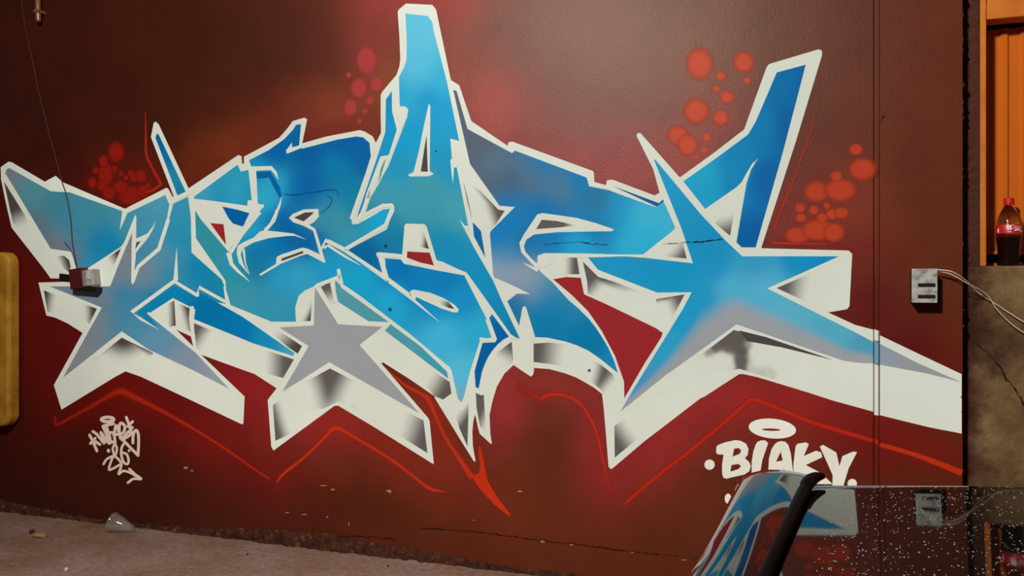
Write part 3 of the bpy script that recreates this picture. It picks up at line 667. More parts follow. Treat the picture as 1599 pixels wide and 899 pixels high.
paint('block_shading', MU, 7, T('I', (695, 48), (780, 8), (850, 5), (835, 25), (770, 78)), flat('K'), 5)
paint('block_shading', MU, 7, T('I', (596, 368), (765, 308), (768, 325), (600, 387)), flat('K'), 5)
paint('white_shape', MU, 6, T('H', (430, 262), (430, 300), (500, 282), (510, 302), (390, 350), (383, 325)), flat('w'), 10)
ws('H', (112, 466, 7), (268, 462, 6.5), (300, 498, 5), (323, 552, .5)); ws('H', (128, 480, 9), (140, 745, 9)); wp('H', (85, 715), (115, 725), (118, 745), (210, 745), (210, 765), (75, 900), (60, 890), (105, 800), (85, 780), layer=5)
paint('letter_fill', MU, 6.5, T('H', (150, 492), (260, 488), (335, 610), (350, 680), (330, 690), (280, 600), (250, 535), (155, 545)), field([(402, 272, (0, 98, 155)), (425, 280, (0, 95, 160)), (438, 300, (0, 98, 160))]), 5)
ws('H', (370, 665, 1.6), (430, 672, 2), (560, 655, 2), (740, 630, 2), (780, 645, 1.6), (795, 680, 1), col=(0, 80, 150), layer=6.2, smooth=True)
ws('H', (700, 680, 1), (740, 700, 1.6), (720, 760, 1.6), (650, 815, 1), col=(0, 85, 150), layer=6.2, smooth=True)
ws('N', (8, 548, 4), (42, 476, 6), (190, 552, 5), (520, 770, 5), (700, 900, 4)); ws('N', (30, 535, 5), (60, 515, 4), (200, 605, 3.5), (315, 672, .5))
ws('O', (236, 195, 5), (420, 335, 4.5), (630, 512, .5)); ws('N', (190, 550, 6), (510, 360, 6), (565, 240, 6), (565, 208, 6), (495, 203, 6), (350, 275, 6)); ws('N', (345, 270, 6), (270, 335, 7), (245, 305, 6), (360, -20, 6))
ws('N', (325, 265, 5.5), (435, 0, 6)); ws('M', (75, 900, 6), (185, 590, 6), (225, 580, 6))
wp('O', (400, 272), (430, 260), (560, 285), (660, 325), (750, 380), (782, 415), (775, 437), (740, 438), (640, 405), (450, 318), (440, 345), (412, 320))
sh('O', [(600, 325), (700, 355), (750, 412), (700, 402), (640, 372)], [[(720, 390, 620, 335)]], 'K', 7, 3)
wp('N', (658, 358), (672, 345), (810, 348), (830, 365), (908, 628), (1000, 668), (1150, 730), (1130, 750), (880, 705), (650, 655), (630, 615), (636, 610), (640, 585))
paint('red_gap', MU, 7, T('N', (680, 562), (855, 572), (888, 672), (780, 648), (676, 610)), flat('r'), 9)
sh('N', [(735, 388), (800, 392), (850, 542), (770, 525)], [[(840, 480, 780, 470)]], 'K', 7, 3)
ws('N', (440, 590, 6), (460, 585, 7), (640, 600, 6)); ws('N', (465, 590, 7), (520, 780, 7.5))
wp('M', (548, 160), (560, 180), (555, 685), (588, 708), (545, 726), (400, 728), (385, 716), (430, 690), (470, 530), (510, 330))
paint('block_shading', MU, 7, T('M', (530, 400), (540, 690), (485, 688)), flat('K'), 6)
wp('M', (715, 590), (735, 640), (745, 650), (738, 785), (725, 700)); wp('N', (1085, 308), (1130, 362), (1160, 360), (1160, 400), (1125, 385))
wp('M', (262, 60), (318, 100), (322, 180), (372, 186), (386, 210), (380, 250), (300, 440), (210, 670), (150, 805), (205, 620), (235, 560), (298, 365), (262, 210), layer=5)
wp('R', (745, 172), (790, 163), (1050, 200), (1199, 240), (1330, 285), (1345, 295), (1320, 305), (1199, 306), (900, 312), (720, 330), (660, 370), (640, 420), (652, 465), (700, 520), (745, 560), (747, 605), (620, 470), (605, 395), (640, 330), layer=5)
ws('R', (635, 552, .6), (700, 585, 3.5), (750, 612, 5)); wp('R', (745, 500), (760, 488), (860, 478), (860, 560), (750, 600), layer=5)
ws('Q', (172, 530, .5), (200, 660, 2.2), (232, 795, .5), col=(130, 126, 122))
wp('S', (410, 215), (420, 205), (432, 208), (440, 230), (495, 410), (482, 450), (487, 640), (480, 665), (465, 675), (400, 632), (352, 597), (338, 440), (395, 422), (385, 350), (400, 270))
ws('S', (385, 352, 4), (300, 180, 5.5)); ws('S', (400, 430, 2), (335, 412, 4)); ws('O', (945, 645, 5), (1060, 660, 5)); ws('O', (1060, 665, 4), (1000, 490, 4.5))
ws('T', (210, 540, 6), (330, 562, 5), (480, 618, 5), (640, 688, .5)); ws('X', (655, 225, 3), (685, 180, 2), (715, 140, .5))
ws('U', (100, 295, 7), (300, 294, 5), (440, 296, 2), (520, 296, 3), (620, 302, 4))
ws('J', (640, 0, 4), (655, 110, 6)); wp('J', (640, -5), (655, 0), (680, 110), (650, 120), (632, 60))
ws('J', (470, 130, 6), (640, 65, 6)); ws('J', (590, 90, 5), (620, 260, 5))
# pale bullet marks and holes in the paint
for cx, cy, r_ in ((602, 384, 4), (609, 483, 4.5), (920, 578, 3.4), (681, 236, 2)):
    blob('scuff_mark', MU, 8, cx, cy, r_ * .6, r_ * .6, (24, 34, 40), 1.0, .7 if r_ > 3.5 else .9)
# tail of the piece on the pilaster and its side
B0 = PIL
paint('white_body', MU, 1, T('b', (222, 130), (400, 215), (605, 312), (605, 590), (450, 560), (222, 504)), flat('w'), 12, (), B0)
paint('star_fill', MU, 3, T('b', (222, 170), (400, 260), (605, 350), (450, 310), (222, 267)), field([(1380, 545, (135, 150, 165)), (1430, 570, (142, 146, 152)), (1490, 594, (150, 150, 152))]), 6, (), B0)
for y0, y1, colr in ((513, 531, 'w'), (531, 567, (100, 150, 178)), (567, 647, 'w')):
    k = .45 * 10
    paint('white_body' if colr == 'w' else 'star_fill', MU, 1, [(1363.5, y0), (1374.2, y0 + k), (1374.2, y1 + k * .5), (1363.5, y1)], flat(colr), 6, (), GY)
soft_line('glow_line', MU, 1, [(1363.5, 687, 9), (1374, 692, 9)], (150, 36, 14), .6, GY)
soft_line('glow_line', MU, 1, T('b', (223, 642, 9), (330, 672, 9), (450, 712, 10), (606, 775, 13)), (172, 42, 16), .6, B0)

# -- orange-red glow lines on the brown ground
RL = (176, 42, 18)
def gl(path, col=RL, core=.25): soft_line('glow_line', MU, .6, path, col, core)
gl(T('h', (640, 25, 1), (646, 200, 3.5), (650, 420, 5), (700, 540, 5), (780, 690, 6), (765, 725, 6), (700, 765, 5), (640, 782, 2)), (150, 34, 14), .6)
gl(T('C', (130, 740, 5, .5), (140, 815, 6, .7), (250, 760, 8, .7), (400, 680, 9, .7), (560, 585, 12, .8), (640, 555, 16, .9), (720, 585, 14, .9), (950, 700, 10, .9), (1199, 838, 8)) + T('G', (400, 540, 6.5), (500, 600, 6), (700, 730, 5.5), (890, 865, 5), (1010, 940, 3)), (160, 34, 14))
gl([(432, 754, 3), (441, 741, 6), (470, 718, 7), (492, 698, 7), (508, 682, 8), (524, 668, 12), (544, 677, 9), (580, 698, 8), (616, 721, 8), (650, 747, 7), (672, 763, 9), (695, 768, 2)])
gl(T('K', (1010, 70, 1), (1160, 205, 6), (1300, 280, 8), (1350, 330, 10), (1400, 450, 7), (1480, 620, 7)) + T('j', (690, 235, 9), (760, 340, 12)), (170, 42, 18), .6)
paint('glow_line', MU, .8, T('j', (745, 310), (775, 322), (793, 315), (798, 280), (790, 200), (792, 175), (800, 185), (815, 250), (835, 350), (880, 430), (955, 528), (940, 526), (870, 472), (790, 385)), flat((182, 44, 18)), 10)
gl(T('S', (380, 690, 20, 0), (420, 760, 22, .5), (500, 815, 14, .7), (545, 845, 8, .6)), (165, 40, 24))
gl(T('S', (535, 852, 3), (540, 822, 9), (610, 795, 10), (700, 805, 9), (800, 860, 9)) + T('j', (1355, 55, 8), (1385, 130, 7), (1410, 240, 7), (1440, 380, 4, .7), (1462, 475, 2, .5)), (172, 40, 20))
gl([(974, 788, 5), (990, 774, 9), (1030, 740, 9), (1080, 702, 10), (1122, 667, 11), (1160, 634, 12), (1178, 624, 13), (1220, 640, 12), (1262, 657, 12), (1300, 669, 12), (1340, 681, 11), (1363, 688, 9)], (166, 34, 14))
gl(T('f', (632, 330, 1.5), (620, 390, 3), (560, 560, 4), (510, 690, 5), (470, 790, 8)), (160, 42, 24))
gl(T('f', (455, 835, 3), (500, 845, 7), (690, 848, 4)), (160, 42, 24))
# -- soft spray dots
def dots(t, lst, col, soft=.45, a0=.95):
    s = TILE[t]
    for i, (x, y, rx, ry) in enumerate(lst):
        blob('spray_dot', MU, .2 + .012 * i, s[0] + x / s[2], s[1] + y / s[2], rx / s[2], ry / s[2], col, soft, a0)
dots('h', [(500, 810, 115, 90), (300, 790, 60, 60), (620, 770, 55, 60), (410, 730, 65, 65), (270, 610, 70, 105), (250, 490, 42, 55), (230, 720, 40, 45), (370, 405, 74, 95), (145, 690, 40, 50), (175, 575, 28, 30), (355, 560, 25, 30), (415, 605, 25, 25), (460, 645, 25, 25), (500, 600, 28, 28), (540, 640, 40, 45), (600, 630, 52, 62), (670, 715, 25, 25)], (138, 24, 10), .4, .85)
dots('i', [(328, 243, 70, 98), (272, 440, 58, 70), (212, 575, 46, 60), (395, 410, 45, 50), (200, 345, 19, 21), (315, 600, 20, 22), (350, 525, 28, 30), (275, 670, 18, 18)], (168, 58, 58), .35, .85)
dots('f', [(165, 105, 52, 62), (347, 98, 40, 42), (252, 155, 20, 20), (362, 175, 15, 15), (235, 208, 16, 13), (278, 242, 28, 26), (152, 300, 50, 50), (252, 327, 31, 33), (75, 400, 42, 38), (115, 440, 40, 42), (195, 408, 19, 18), (185, 460, 15, 14), (155, 490, 9, 9)], (192, 72, 44), .5, .9)
dots('f', [(570, 812, 50, 34), (650, 790, 62, 42), (720, 800, 42, 38), (648, 632, 50, 42), (745, 625, 62, 46), (838, 540, 53, 44), (810, 458, 27, 22), (730, 568, 24, 21), (580, 700, 21, 19), (637, 708, 20, 19), (690, 690, 14, 14), (712, 725, 24, 22), (750, 720, 29, 22), (582, 740, 21, 18), (670, 740, 21, 19)], (184, 60, 30), .4, .9)

# ------------------------------------------------------------------ signatures
sig = empty('painted_signature', on_wall(1220, 720)); tag(sig, 'rounded white hand-painted name BLAKY with halo, partly behind the car', 'signature')
def letter(poly, holes=()): paint('letter', sig, 2, T('c', *poly), flat((218, 219, 206)), 8, [T('c', *h) for h in holes])
letter([(222, 325), (235, 312), (300, 287), (390, 268), (440, 275), (485, 300), (507, 345), (500, 400), (475, 430), (515, 465), (527, 500), (515, 545), (470, 575), (400, 590), (310, 612), (285, 605), (272, 570), (272, 480), (285, 398), (230, 394), (218, 375)], [[(378, 345), (420, 338), (442, 360), (430, 390), (365, 415)], [(355, 490), (420, 480), (440, 500), (420, 525), (345, 550)]])
letter([(572, 305), (590, 282), (620, 270), (660, 272), (682, 295), (660, 360), (632, 440), (610, 565), (535, 565), (536, 460), (550, 370)])
letter([(740, 305), (765, 285), (800, 277), (835, 283), (862, 310), (885, 390), (910, 600), (830, 600), (828, 530), (760, 545), (755, 600), (680, 600), (690, 430), (712, 350)], [[(795, 370), (812, 450), (752, 460)]])
letter([(928, 320), (945, 300), (1020, 288), (1045, 305), (1000, 410), (1110, 362), (1155, 378), (1165, 420), (1018, 490), (1150, 560), (1258, 660), (1100, 660), (985, 565), (978, 640), (905, 640), (908, 480)])
letter([(1143, 325), (1172, 310), (1290, 378), (1318, 500), (1345, 410), (1440, 370), (1475, 375), (1400, 520), (1352, 680), (1255, 680), (1258, 580), (1195, 440)])
def disc(cx, cy, rx, ry, n=24, rot=0): return [(cx + rx * math.cos(2 * math.pi * k / n) * math.cos(rot) - ry * math.sin(2 * math.pi * k / n) * math.sin(rot), cy + rx * math.cos(2 * math.pi * k / n) * math.sin(rot) + ry * math.sin(2 * math.pi * k / n) * math.cos(rot)) for k in range(n)]
paint('dot', sig, 2, T('c', *disc(160, 487, 46, 46)), flat((218, 219, 206)), 8)
paint('dot', sig, 2, T('c', *disc(1432, 655, 42, 42)), flat((218, 219, 206)), 8)
paint('dot', sig, 2, T('c', *disc(325, 790, 30, 45)), flat((218, 219, 206)), 8)
paint('halo', sig, 2, T('c', *disc(720, 165, 212, 88, 36, .09)), flat((222, 223, 212)), 8, [T('c', *disc(710, 175, 84, 11, 20, .03))])

tagm = empty('painted_tag', on_wall(180, 750)); tag(tagm, 'small scribbled white marker tag reading WEART 26 with arrow, low on the wall', 'tag')
def tg(*paths, w_=4.4, name='scribble'):
    for p in paths:
        q = [(120 + a / 7.49, 640 + b / 7.49, w_) for a, b in p]
        me = strip_mesh(name, q, (206, 190, 172), -LIFT * 2, len(q) > 2, True); keep(link(name, me, None, M_PAINT), tagm)
tg([(150, 292), (190, 370), (235, 478)], [(160, 390), (215, 330)], [(185, 345), (268, 402)])
tg([(188, 250), (240, 290), (322, 390), (300, 310), (280, 262)], [(282, 262), (330, 330), (385, 395), (340, 270), (305, 190)])
tg([(310, 185), (380, 170), (430, 160)], [(345, 190), (380, 300), (400, 375), (440, 365)], [(360, 270), (415, 262)])
tg([(448, 385), (440, 280), (460, 180), (490, 250), (515, 330)], [(430, 290), (500, 280)])
tg([(510, 330), (495, 240), (505, 160), (540, 160), (562, 200), (545, 260), (500, 290)], [(500, 290), (560, 370), (715, 530)])
tg([(578, 85), (610, 170), (645, 275)], [(600, 185), (652, 135)], [(595, 190), (650, 205)], [(540, 340), (580, 320), (625, 285), (615, 245), (560, 300), (530, 350)])
tg([(655, 385), (660, 290), (690, 235), (718, 280), (722, 400), (715, 530)])
tg(disc(360, 110, 72, 26, 16) + [(432, 110)], w_=5)
for cx, cy, r_ in ((370, 475, 20), (610, 475, 15)): paint('dot', tagm, 2, T('d', *disc(cx, cy, r_, r_ * 1.2, 12)), flat((206, 190, 172)), 6)
tg([(437, 530), (420, 450), (445, 402), (468, 450), (450, 525), (400, 545), (345, 580), (312, 632)], [(432, 530), (400, 600), (375, 695), (430, 680), (500, 640)], w_=3.6)
tg([(552, 390), (525, 440), (520, 520), (548, 610), (590, 630), (606, 590), (585, 520), (545, 500)], [(440, 535), (500, 590), (520, 650), (487, 750), (540, 712), (620, 730), (690, 770), (752, 805)], [(615, 688), (680, 750), (752, 805), (660, 805), (597, 850)], w_=3.8)

# ------------------------------------------------------------------ things on the wall
M_GREYBOX = mat('grey_box_metal', lin((176, 176, 172)), .5, .2)
n1 = noise(M_GREYBOX, 30, 5); N_, L_, B_ = nodes(M_GREYBOX)
r = ramp(M_GREYBOX, n1.outputs['Fac'], [(.35, lin((140, 136, 128))), (.6, lin((188, 188, 184)))]); L_.new(r.outputs[0], B_.inputs['Base Color'])
M_BOXSIDE = mat('brown_overpaint', lin((70, 42, 32)), .6)
M_BLACK = mat('black_plastic', lin((18, 15, 14)), .45)
YB = PIL - .075
c = on_wall(1443, 445, YB); x0 = on_wall(1424, 445, YB).x; x1 = on_wall(1464, 445, YB).x; z0 = on_wall(1443, 472, YB).z; z1 = on_wall(1443, 420, YB).z
sb = empty('socket_box', (c.x, PIL, z0)); tag(sb, 'grey metal double outlet box on the pilaster with white wires leaving it', 'outlet box')
bm = bmesh.new(); box(bm, (x0 + .004, YB + .006, z0), (x1 - .004, PIL, z1), .003); keep(bm_obj('back_box', bm, M_BOXSIDE), sb)
bm = bmesh.new(); box(bm, (x0, YB, z0 - .002), (x1, YB + .007, z1 + .002), .0025); keep(bm_obj('cover_plate', bm, M_GREYBOX), sb)
for yy in (444, 462):
    pa = on_wall(1433, yy - 2, YB); pb = on_wall(1460, yy + 3, YB)
    bm = bmesh.new(); box(bm, (pa.x, YB - .006, pb.z), (pb.x, YB + .001, pa.z), .002); keep(bm_obj('outlet_slot', bm, M_BLACK), sb)
for xx, yy in ((1442, 424), (1456, 428), (1442, 454), (1459, 454), (1458, 468)):
    p = on_wall(xx, yy, YB); bm = bmesh.new(); lathe(bm, [(.004, 0), (.004, .002), (.002, .003)], 10, Matrix.Translation(p) @ Matrix.Rotation(math.pi / 2, 4, 'X')); keep(bm_obj('screw', bm, M_GREYBOX), sb)
M_WIRE = mat('white_wire', lin((214, 200, 178)), .5)
def wire(name, pts, r_, label, m=M_WIRE):
    P3 = spline([tuple(p) for p in pts], 6); bm = bmesh.new(); tube(bm, P3, r_, 6)
    return tag(bm_obj(name, bm, m, None, True, Vector(P3[0])), label, 'wire')
wire('electric_wire', [on_wall(1463, 421, YB + .03), on_wall(1486, 424, YB + .02), on_wall(1506, 436, PIL - .02), on_wall(1528, 457, PIER - .03), on_wall(1560, 478, PIER - .012), on_wall(1600, 503, PIER - .02), on_wall(1680, 545, PIER - .02), on_wall(1900, 640, PIER - .02), on_wall(2100, 900, PIER - .02), on_wall(2120, 1150, PIER - .02)], .0028, 'upper white wire sagging right from the outlet box across the concrete')
wire('electric_wire', [on_wall(1463, 423, YB + .04), on_wall(1485, 428, YB + .03), on_wall(1508, 441, PIL - .03), on_wall(1540, 459, PIER - .05), on_wall(1556, 482, PIER - .03), on_wall(1575, 502, PIER - .02), on_wall(1600, 520, PIER - .02), on_wall(1680, 570, PIER - .02), on_wall(1880, 670, PIER - .02), on_wall(2080, 920, PIER - .02), on_wall(2100, 1150, PIER - .02)], .0026, 'lower white wire looping below the other one on the concrete')

# broken outlet at the left
YO = -.06
so = empty('broken_socket', on_wall(128, 452)); tag(so, 'broken dark red socket with clear cover hanging over the left star', 'outlet')
M_MAROON = mat('maroon_plastic', lin((82, 14, 20)), .5)
def wb(name, xa, ya, xb, yb, Ya, Yb, m, bev=.004, skew=0):
    a = on_wall(xa, ya, Ya); b = on_wall(xb, yb, Ya); bm = bmesh.new(); box(bm, (a.x, Ya, b.z), (b.x, Yb, a.z), bev)
    if skew: bmesh.ops.rotate(bm, verts=bm.verts[:], cent=(a + b) / 2, matrix=Matrix.Rotation(skew, 3, 'Y'))
    return keep(bm_obj(name, bm, m), so)
wb('socket_body', 108, 419, 128, 451, YO, 0, M_MAROON, .006, -.12)
wb('plug', 92, 428, 109, 436, -.03, 0, M_BLACK, .004, .12)
M_CLEAR = mat('clear_plastic', (.92, .9, .86), .12); nodes(M_CLEAR)[2].inputs['Transmission Weight'].default_value = .75
wb('cover', 127, 421, 147, 446, YO + .004, -.004, M_CLEAR, .006, -.1)
wb('lower_lip', 114, 447, 150, 455, YO + .005, -.002, M_BLACK, .004, .06)
wb('cover_clip', 135, 422, 140, 436, YO - .004, YO + .006, mat('pale_clip', lin((205, 195, 184)), .4), .002)
M_CABLE = mat('brown_cable', lin((62, 30, 22)), .6)
wire('electric_cable', [on_wall(x, y, -.008) for x, y in ((33, -40), (36, 20), (48, 80), (60, 140), (72, 190), (88, 250), (97, 284), (103, 303), (110, 340), (113, 380), (118, 405), (121, 422))], .0035, 'thin brown cable running down the left wall to the broken socket', M_CABLE)
wire('electric_cable', [on_wall(x, y, -.01) for x, y in ((101, 378), (110, 390), (116, 406), (120, 421))], .002, 'short loose dark wire end poking up beside the broken socket', M_BLACK)
# conduit end at the top left
M_PIPE = mat('brown_pipe_paint', lin((140, 92, 62)), .35, .3)
bm = bmesh.new(); p0 = on_wall(60, 34, -.04); p1 = on_wall(57, -90, -.04); tube(bm, [p0, p0 + Vector((0, 0, .012)), p1], [.016, .018, .018], 14)
pipe = bm_obj('conduit_pipe', bm, M_PIPE, None, True, p0); tag(pipe, 'brown painted conduit pipe ending high on the wall at upper left', 'pipe')
bm = bmesh.new(); a = p0 + Vector((0, 0, .06)); box(bm, (a.x - .024, -.062, a.z), (a.x + .024, 0, a.z + .02), .004); keep(bm_obj('pipe_clip', bm, M_PIPE), pipe)

# ochre padded panel hung at the left edge
M_OCHRE = mat('ochre_vinyl', lin((172, 122, 26)), .5)
n1 = noise(M_OCHRE, 5, 6, .6); N_, L_, B_ = nodes(M_OCHRE)
r = ramp(M_OCHRE, n1.outputs['Fac'], [(.35, lin((150, 100, 18))), (.65, lin((188, 138, 40)))]); L_.new(r.outputs[0], B_.inputs['Base Color'])
xr = on_wall(13, 530, -.10).x; zt = on_wall(5, 393, -.10).z; zb_ = on_wall(5, 667, -.10).z
pad = empty('padded_panel', ((xr + xr - .7) / 2, -.002, zb_)); tag(pad, 'ochre yellow padded panel with rounded corners at the left picture edge', 'panel')
bm = bmesh.new(); r_ = .09; pts = []
for cx, cz, a0 in ((xr - r_, zt - r_, 0), (xr - .7 + r_, zt - r_, 90), (xr - .7 + r_, zb_ + r_, 180), (xr - r_, zb_ + r_, 270)):
    for k in range(7):
        a = math.radians(a0 + 15 * k); pts.append((cx + r_ * math.cos(a), cz + r_ * math.sin(a)))
lay = []
for off, y in ((0, -.02), (0, -.08), (.006, -.093), (.02, -.10)):
    mx = sum(p[0] for p in pts) / len(pts); mz = sum(p[1] for p in pts) / len(pts)
    lay.append([bm.verts.new((mx + (p[0] - mx) * (1 - off / .35), y, mz + (p[1] - mz) * (1 - off / .6))) for p in pts])
for a, b in zip(lay, lay[1:]):
    for k in range(len(pts)): bm.faces.new((a[k], a[(k + 1) % len(pts)], b[(k + 1) % len(pts)], b[k]))
bm.faces.new(lay[-1]); bm.faces.new(lay[0][::-1])
keep(bm_obj('pad', bm, M_OCHRE), pad)
bm = bmesh.new(); box(bm, (xr - .66, -.022, zb_ + .04), (xr - .04, -.002, zt - .04), .003); keep(bm_obj('backing_plate', bm, M_BLACK), pad)

# ------------------------------------------------------------------ cola bottle on the sill
YC = .125
cb = on_wall(1575.5, 413, YC); hb = on_wall(1575, 309, YC).z - z_sill; rb = (on_wall(1596, 400, YC).x - on_wall(1556, 400, YC).x) / 2
bot = empty('cola_bottle', (cb.x, YC, z_sill)); tag(bot, 'half full plastic cola bottle with red cap and label on the window sill', 'bottle')
M_PET = mat('clear_pet', (.96, .93, .9), .06); b_ = nodes(M_PET)[2]; b_.inputs['Transmission Weight'].default_value = 1.0; b_.inputs['IOR'].default_value = 1.25
M_COLA = mat('dark_cola', lin((22, 5, 5)), .08, 0, .5)
M_LABEL = mat('red_label', lin((186, 22, 26)), .4); M_CAP = mat('red_cap', lin((196, 26, 24)), .35); M_LW = mat('label_white', lin((240, 232, 226)), .5)
prof = [(.0, .0), (.78, .0), (.92, .02), (.95, .06), (.90, .17), (.88, .24), (.94, .33), (1.0, .41), (1.0, .585), (.97, .60), (.95, .63), (.86, .70), (.68, .78), (.48, .85), (.36, .89), (.34, .93)]
bm = bmesh.new(); lathe(bm, [(max(r0, .001) * rb, z * hb) for r0, z in prof], 32, cap=False); bm_o = bm_obj('bottle_shell', bm, M_PET, bot, True)
lev = .42
lq = [(max(r0, .001) * rb * .97, z * hb + .0012) for r0, z in prof if z < lev] + [(.965 * rb, lev * hb), (.001, lev * hb)]
bm = bmesh.new(); lathe(bm, lq, 32, cap=False); bm_obj('cola', bm, M_COLA, bot, True)
bm = bmesh.new(); lathe(bm, [(1.012 * rb, .475 * hb), (1.015 * rb, .48 * hb), (1.015 * rb, .595 * hb), (1.0 * rb, .60 * hb)], 36, cap=False); lb = bm_obj('paper_label', bm, M_LABEL, bot, True)
bm = bmesh.new(); lathe(bm, [(.40 * rb, .915 * hb), (.41 * rb, .92 * hb), (.41 * rb, .985 * hb), (.36 * rb, 1.0 * hb)], 24); bm_obj('screw_cap', bm, M_CAP, bot)
bm = bmesh.new(); lathe(bm, [(.43 * rb, .895 * hb), (.43 * rb, .908 * hb)], 24); bm_obj('cap_ring', bm, M_CAP, bot)
# label print wraps round the bottle
def wrap_text(body, ang, z, size, m):
    cu = bpy.data.curves.new('print', 'FONT'); cu.body = body; cu.size = size; cu.align_x = 'CENTER'; cu.shear = .25; cu.resolution_u = 3
    to = bpy.data.objects.new('label_print', cu); COL.objects.link(to)
    dg = bpy.context.evaluated_depsgraph_get(); me = bpy.data.meshes.new_from_object(to.evaluated_get(dg)); bpy.data.objects.remove(to)
    R = 1.03 * rb
    for v in me.vertices:
        a = ang + v.co.x / R; v.co = Vector((R * math.sin(a), -R * math.cos(a), z + v.co.y))
    me.materials.clear(); o = link('label_print', me, lb, m); return o
wrap_text('Coca-Cola', .72, .54 * hb, .025, M_LW)
def wrap_rect(a0, a1, z0, z1, m, name='label_print', wav=0):
    bm = bmesh.new(); R = 1.03 * rb; n = 8; pr = None
    for k in range(n + 1):
        a = a0 + (a1 - a0) * k / n; d = wav * math.sin(k / n * math.pi * 2)
        v = [bm.verts.new((R * math.sin(a), -R * math.cos(a), z + d)) for z in (z0, z1)]
        if pr: bm.faces.new((pr[0], v[0], v[1], pr[1]))
        pr = v
    bm_obj(name, bm, m, lb)
wrap_rect(.12, 1.15, .503 * hb, .522 * hb, M_LW, wav=.004)
wrap_rect(-.42, -.12, .523 * hb, .588 * hb, M_LW); wrap_rect(-.30, -.24, .53 * hb, .58 * hb, M_LABEL); wrap_rect(-.4, -.1, .49 * hb, .498 * hb, M_LW)
wrap_rect(-1.25, -1.12, .49 * hb, .55 * hb, M_LW)

# ------------------------------------------------------------------ things on the floor
cc = on_level(192, 830, 0.0)
M_CUP = mat('clear_cup', (.42, .36, .33), .08, 0, 1.0); b_ = nodes(M_CUP)[2]; b_.inputs['Alpha'].default_value = .2; b_.inputs['Coat Weight'].default_value = 1
MM = Matrix.Rotation(.2, 4, 'Z') @ Matrix.Rotation(math.pi / 2 + .28, 4, 'Y')
bm = bmesh.new(); lathe(bm, [(.001, .16), (.018, .158), (.024, .14), (.05, .06), (.062, .0), (.066, -.003), (.0655, .004), (.058, .02), (.048, .06), (.022, .138)], 28, MM, False)
mz = min(v.co.z for v in bm.verts); bmesh.ops.translate(bm, verts=bm.verts[:], vec=(-.07, 0, -mz))
cup = bm_obj('plastic_cup', bm, M_CUP, None, True); cup.location = (cc.x, cc.y - .02, 0); tag(cup, 'clear plastic cup lying on its side on the floor against the wall', 'cup')
M_STONE = mat('rubble', lin((150, 116, 78)), .9)
M_STONE2 = mat('dark_rubble', lin((56, 34, 24)), .9)
def pebble(px, py, sx, sy, sz, m, label, grp=None, name='rubble_piece'):
    bm = bmesh.new(); bmesh.ops.create_icosphere(bm, subdivisions=2, radius=1)
    for v in bm.verts: v.co *= random.uniform(.75, 1.1)
    for v in bm.verts: v.co = Vector((v.co.x * sx, v.co.y * sy, max(v.co.z, -.6) * sz))
    zz = min(v.co.z for v in bm.verts); bmesh.ops.translate(bm, verts=bm.verts[:], vec=(0, 0, -zz))
    o = bm_obj(name, bm, m); o.location = on_level(px, py, 0); tag(o, label, 'rubble', grp); return o
pebble(62, 838, .055, .03, .018, M_STONE, 'flat tan rubble lump on the floor at lower left'); pebble(50, 833, .022, .016, .02, M_STONE2, 'dark crumb beside the tan rubble lump on the floor')
pebble(104, 891, .012, .012, .014, mat('pale_crumb', lin((210, 190, 165)), .8), 'small pale crumb on the floor at the lower left edge')
pebble(128, 812, .07, .02, .02, M_STONE2, 'flat dark plaster flake by the wall left of the cup'); pebble(138, 809, .02, .012, .03, M_STONE2, 'small dark plaster chunk standing by the wall left of the cup')
pebble(386, 866, .007, .007, .006, M_STONE2, 'tiny dark crumb on the floor right of the cup'); pebble(606, 884, .008, .006, .006, M_STONE2, 'tiny dark crumb on the floor at bottom centre')
pebble(70, 800.5, .05, .02, .03, M_STONE2, 'dark plaster chunk at the foot of the wall below the ochre panel')

# ------------------------------------------------------------------ black car, lower right
M_CAR = mat('black_car_paint', (.0035, .0028, .0024), .4, 0, .0, 1.0)
nodes(M_CAR)[2].inputs['Coat IOR'].default_value = 1.52
M_RUBBER = mat('black_rubber', lin((9, 6, 5)), .55, 0, .08)
M_TYRE = mat('tyre', lin((20, 19, 18)), .85); M_RIM = mat('alloy_rim', (.5, .5, .5), .3, .9)
HZ = 1.09
F0 = on_level(1265, 757, HZ); N0 = on_level(1205, 899, HZ)
ax = (N0 - F0).normalized()                       # from the far edge back towards the camera
sd = Vector((0, 0, 1)).cross(ax).normalized()     # towards the right-hand side of the picture
if sd.x < 0: sd = -sd
car = empty('car', (F0.x, F0.y, 0)); tag(car, 'glossy black car sprinkled with water drops parked at the lower right', 'car')
car_m = Matrix(((sd.x, ax.x, 0, F0.x), (sd.y, ax.y, 0, F0.y), (0, 0, 1, 0), (0, 0, 0, 1)))
def cp(s, l, z): return car_m @ Vector((s, l, z))   # s across (right +), l backwards from far edge, z height
CW = 1.42                                          # lid width
_q = car_m.inverted() @ on_level(1590, 763, HZ)
SK = _q.y / _q.x                                   # the far edge runs slightly askew, bowed in the middle
def far_(s):
    q = min(s, CW - s); return SK * (q if q < .6 else .6 + (q - .6) * .4)
def lid_z(s, l):
    t = (s / CW - .5) * 2
    e = math.exp(-max(l + .02, 0) / .02)
    return HZ + .008 * (1 - t * t) - .006 * e + .004 * min(l, 1.5)
LEN = 2.6
def loft(name, secs, m, closed=False, smooth=True):
    bm = bmesh.new(); rr = [[bm.verts.new(p) for p in s] for s in secs]
    for a, b in zip(rr, rr[1:]):
        for k in range(len(a) - 1): bm.faces.new((a[k], a[k + 1], b[k + 1], b[k]))
    o = keep(bm_obj(name, bm, m, None, smooth), car); return o
ls = [-.02, -.012, 0, .012, .03, .06, .1, .16, .24, .35, .5, .7, .95, 1.25, 1.6, 2.1, LEN]
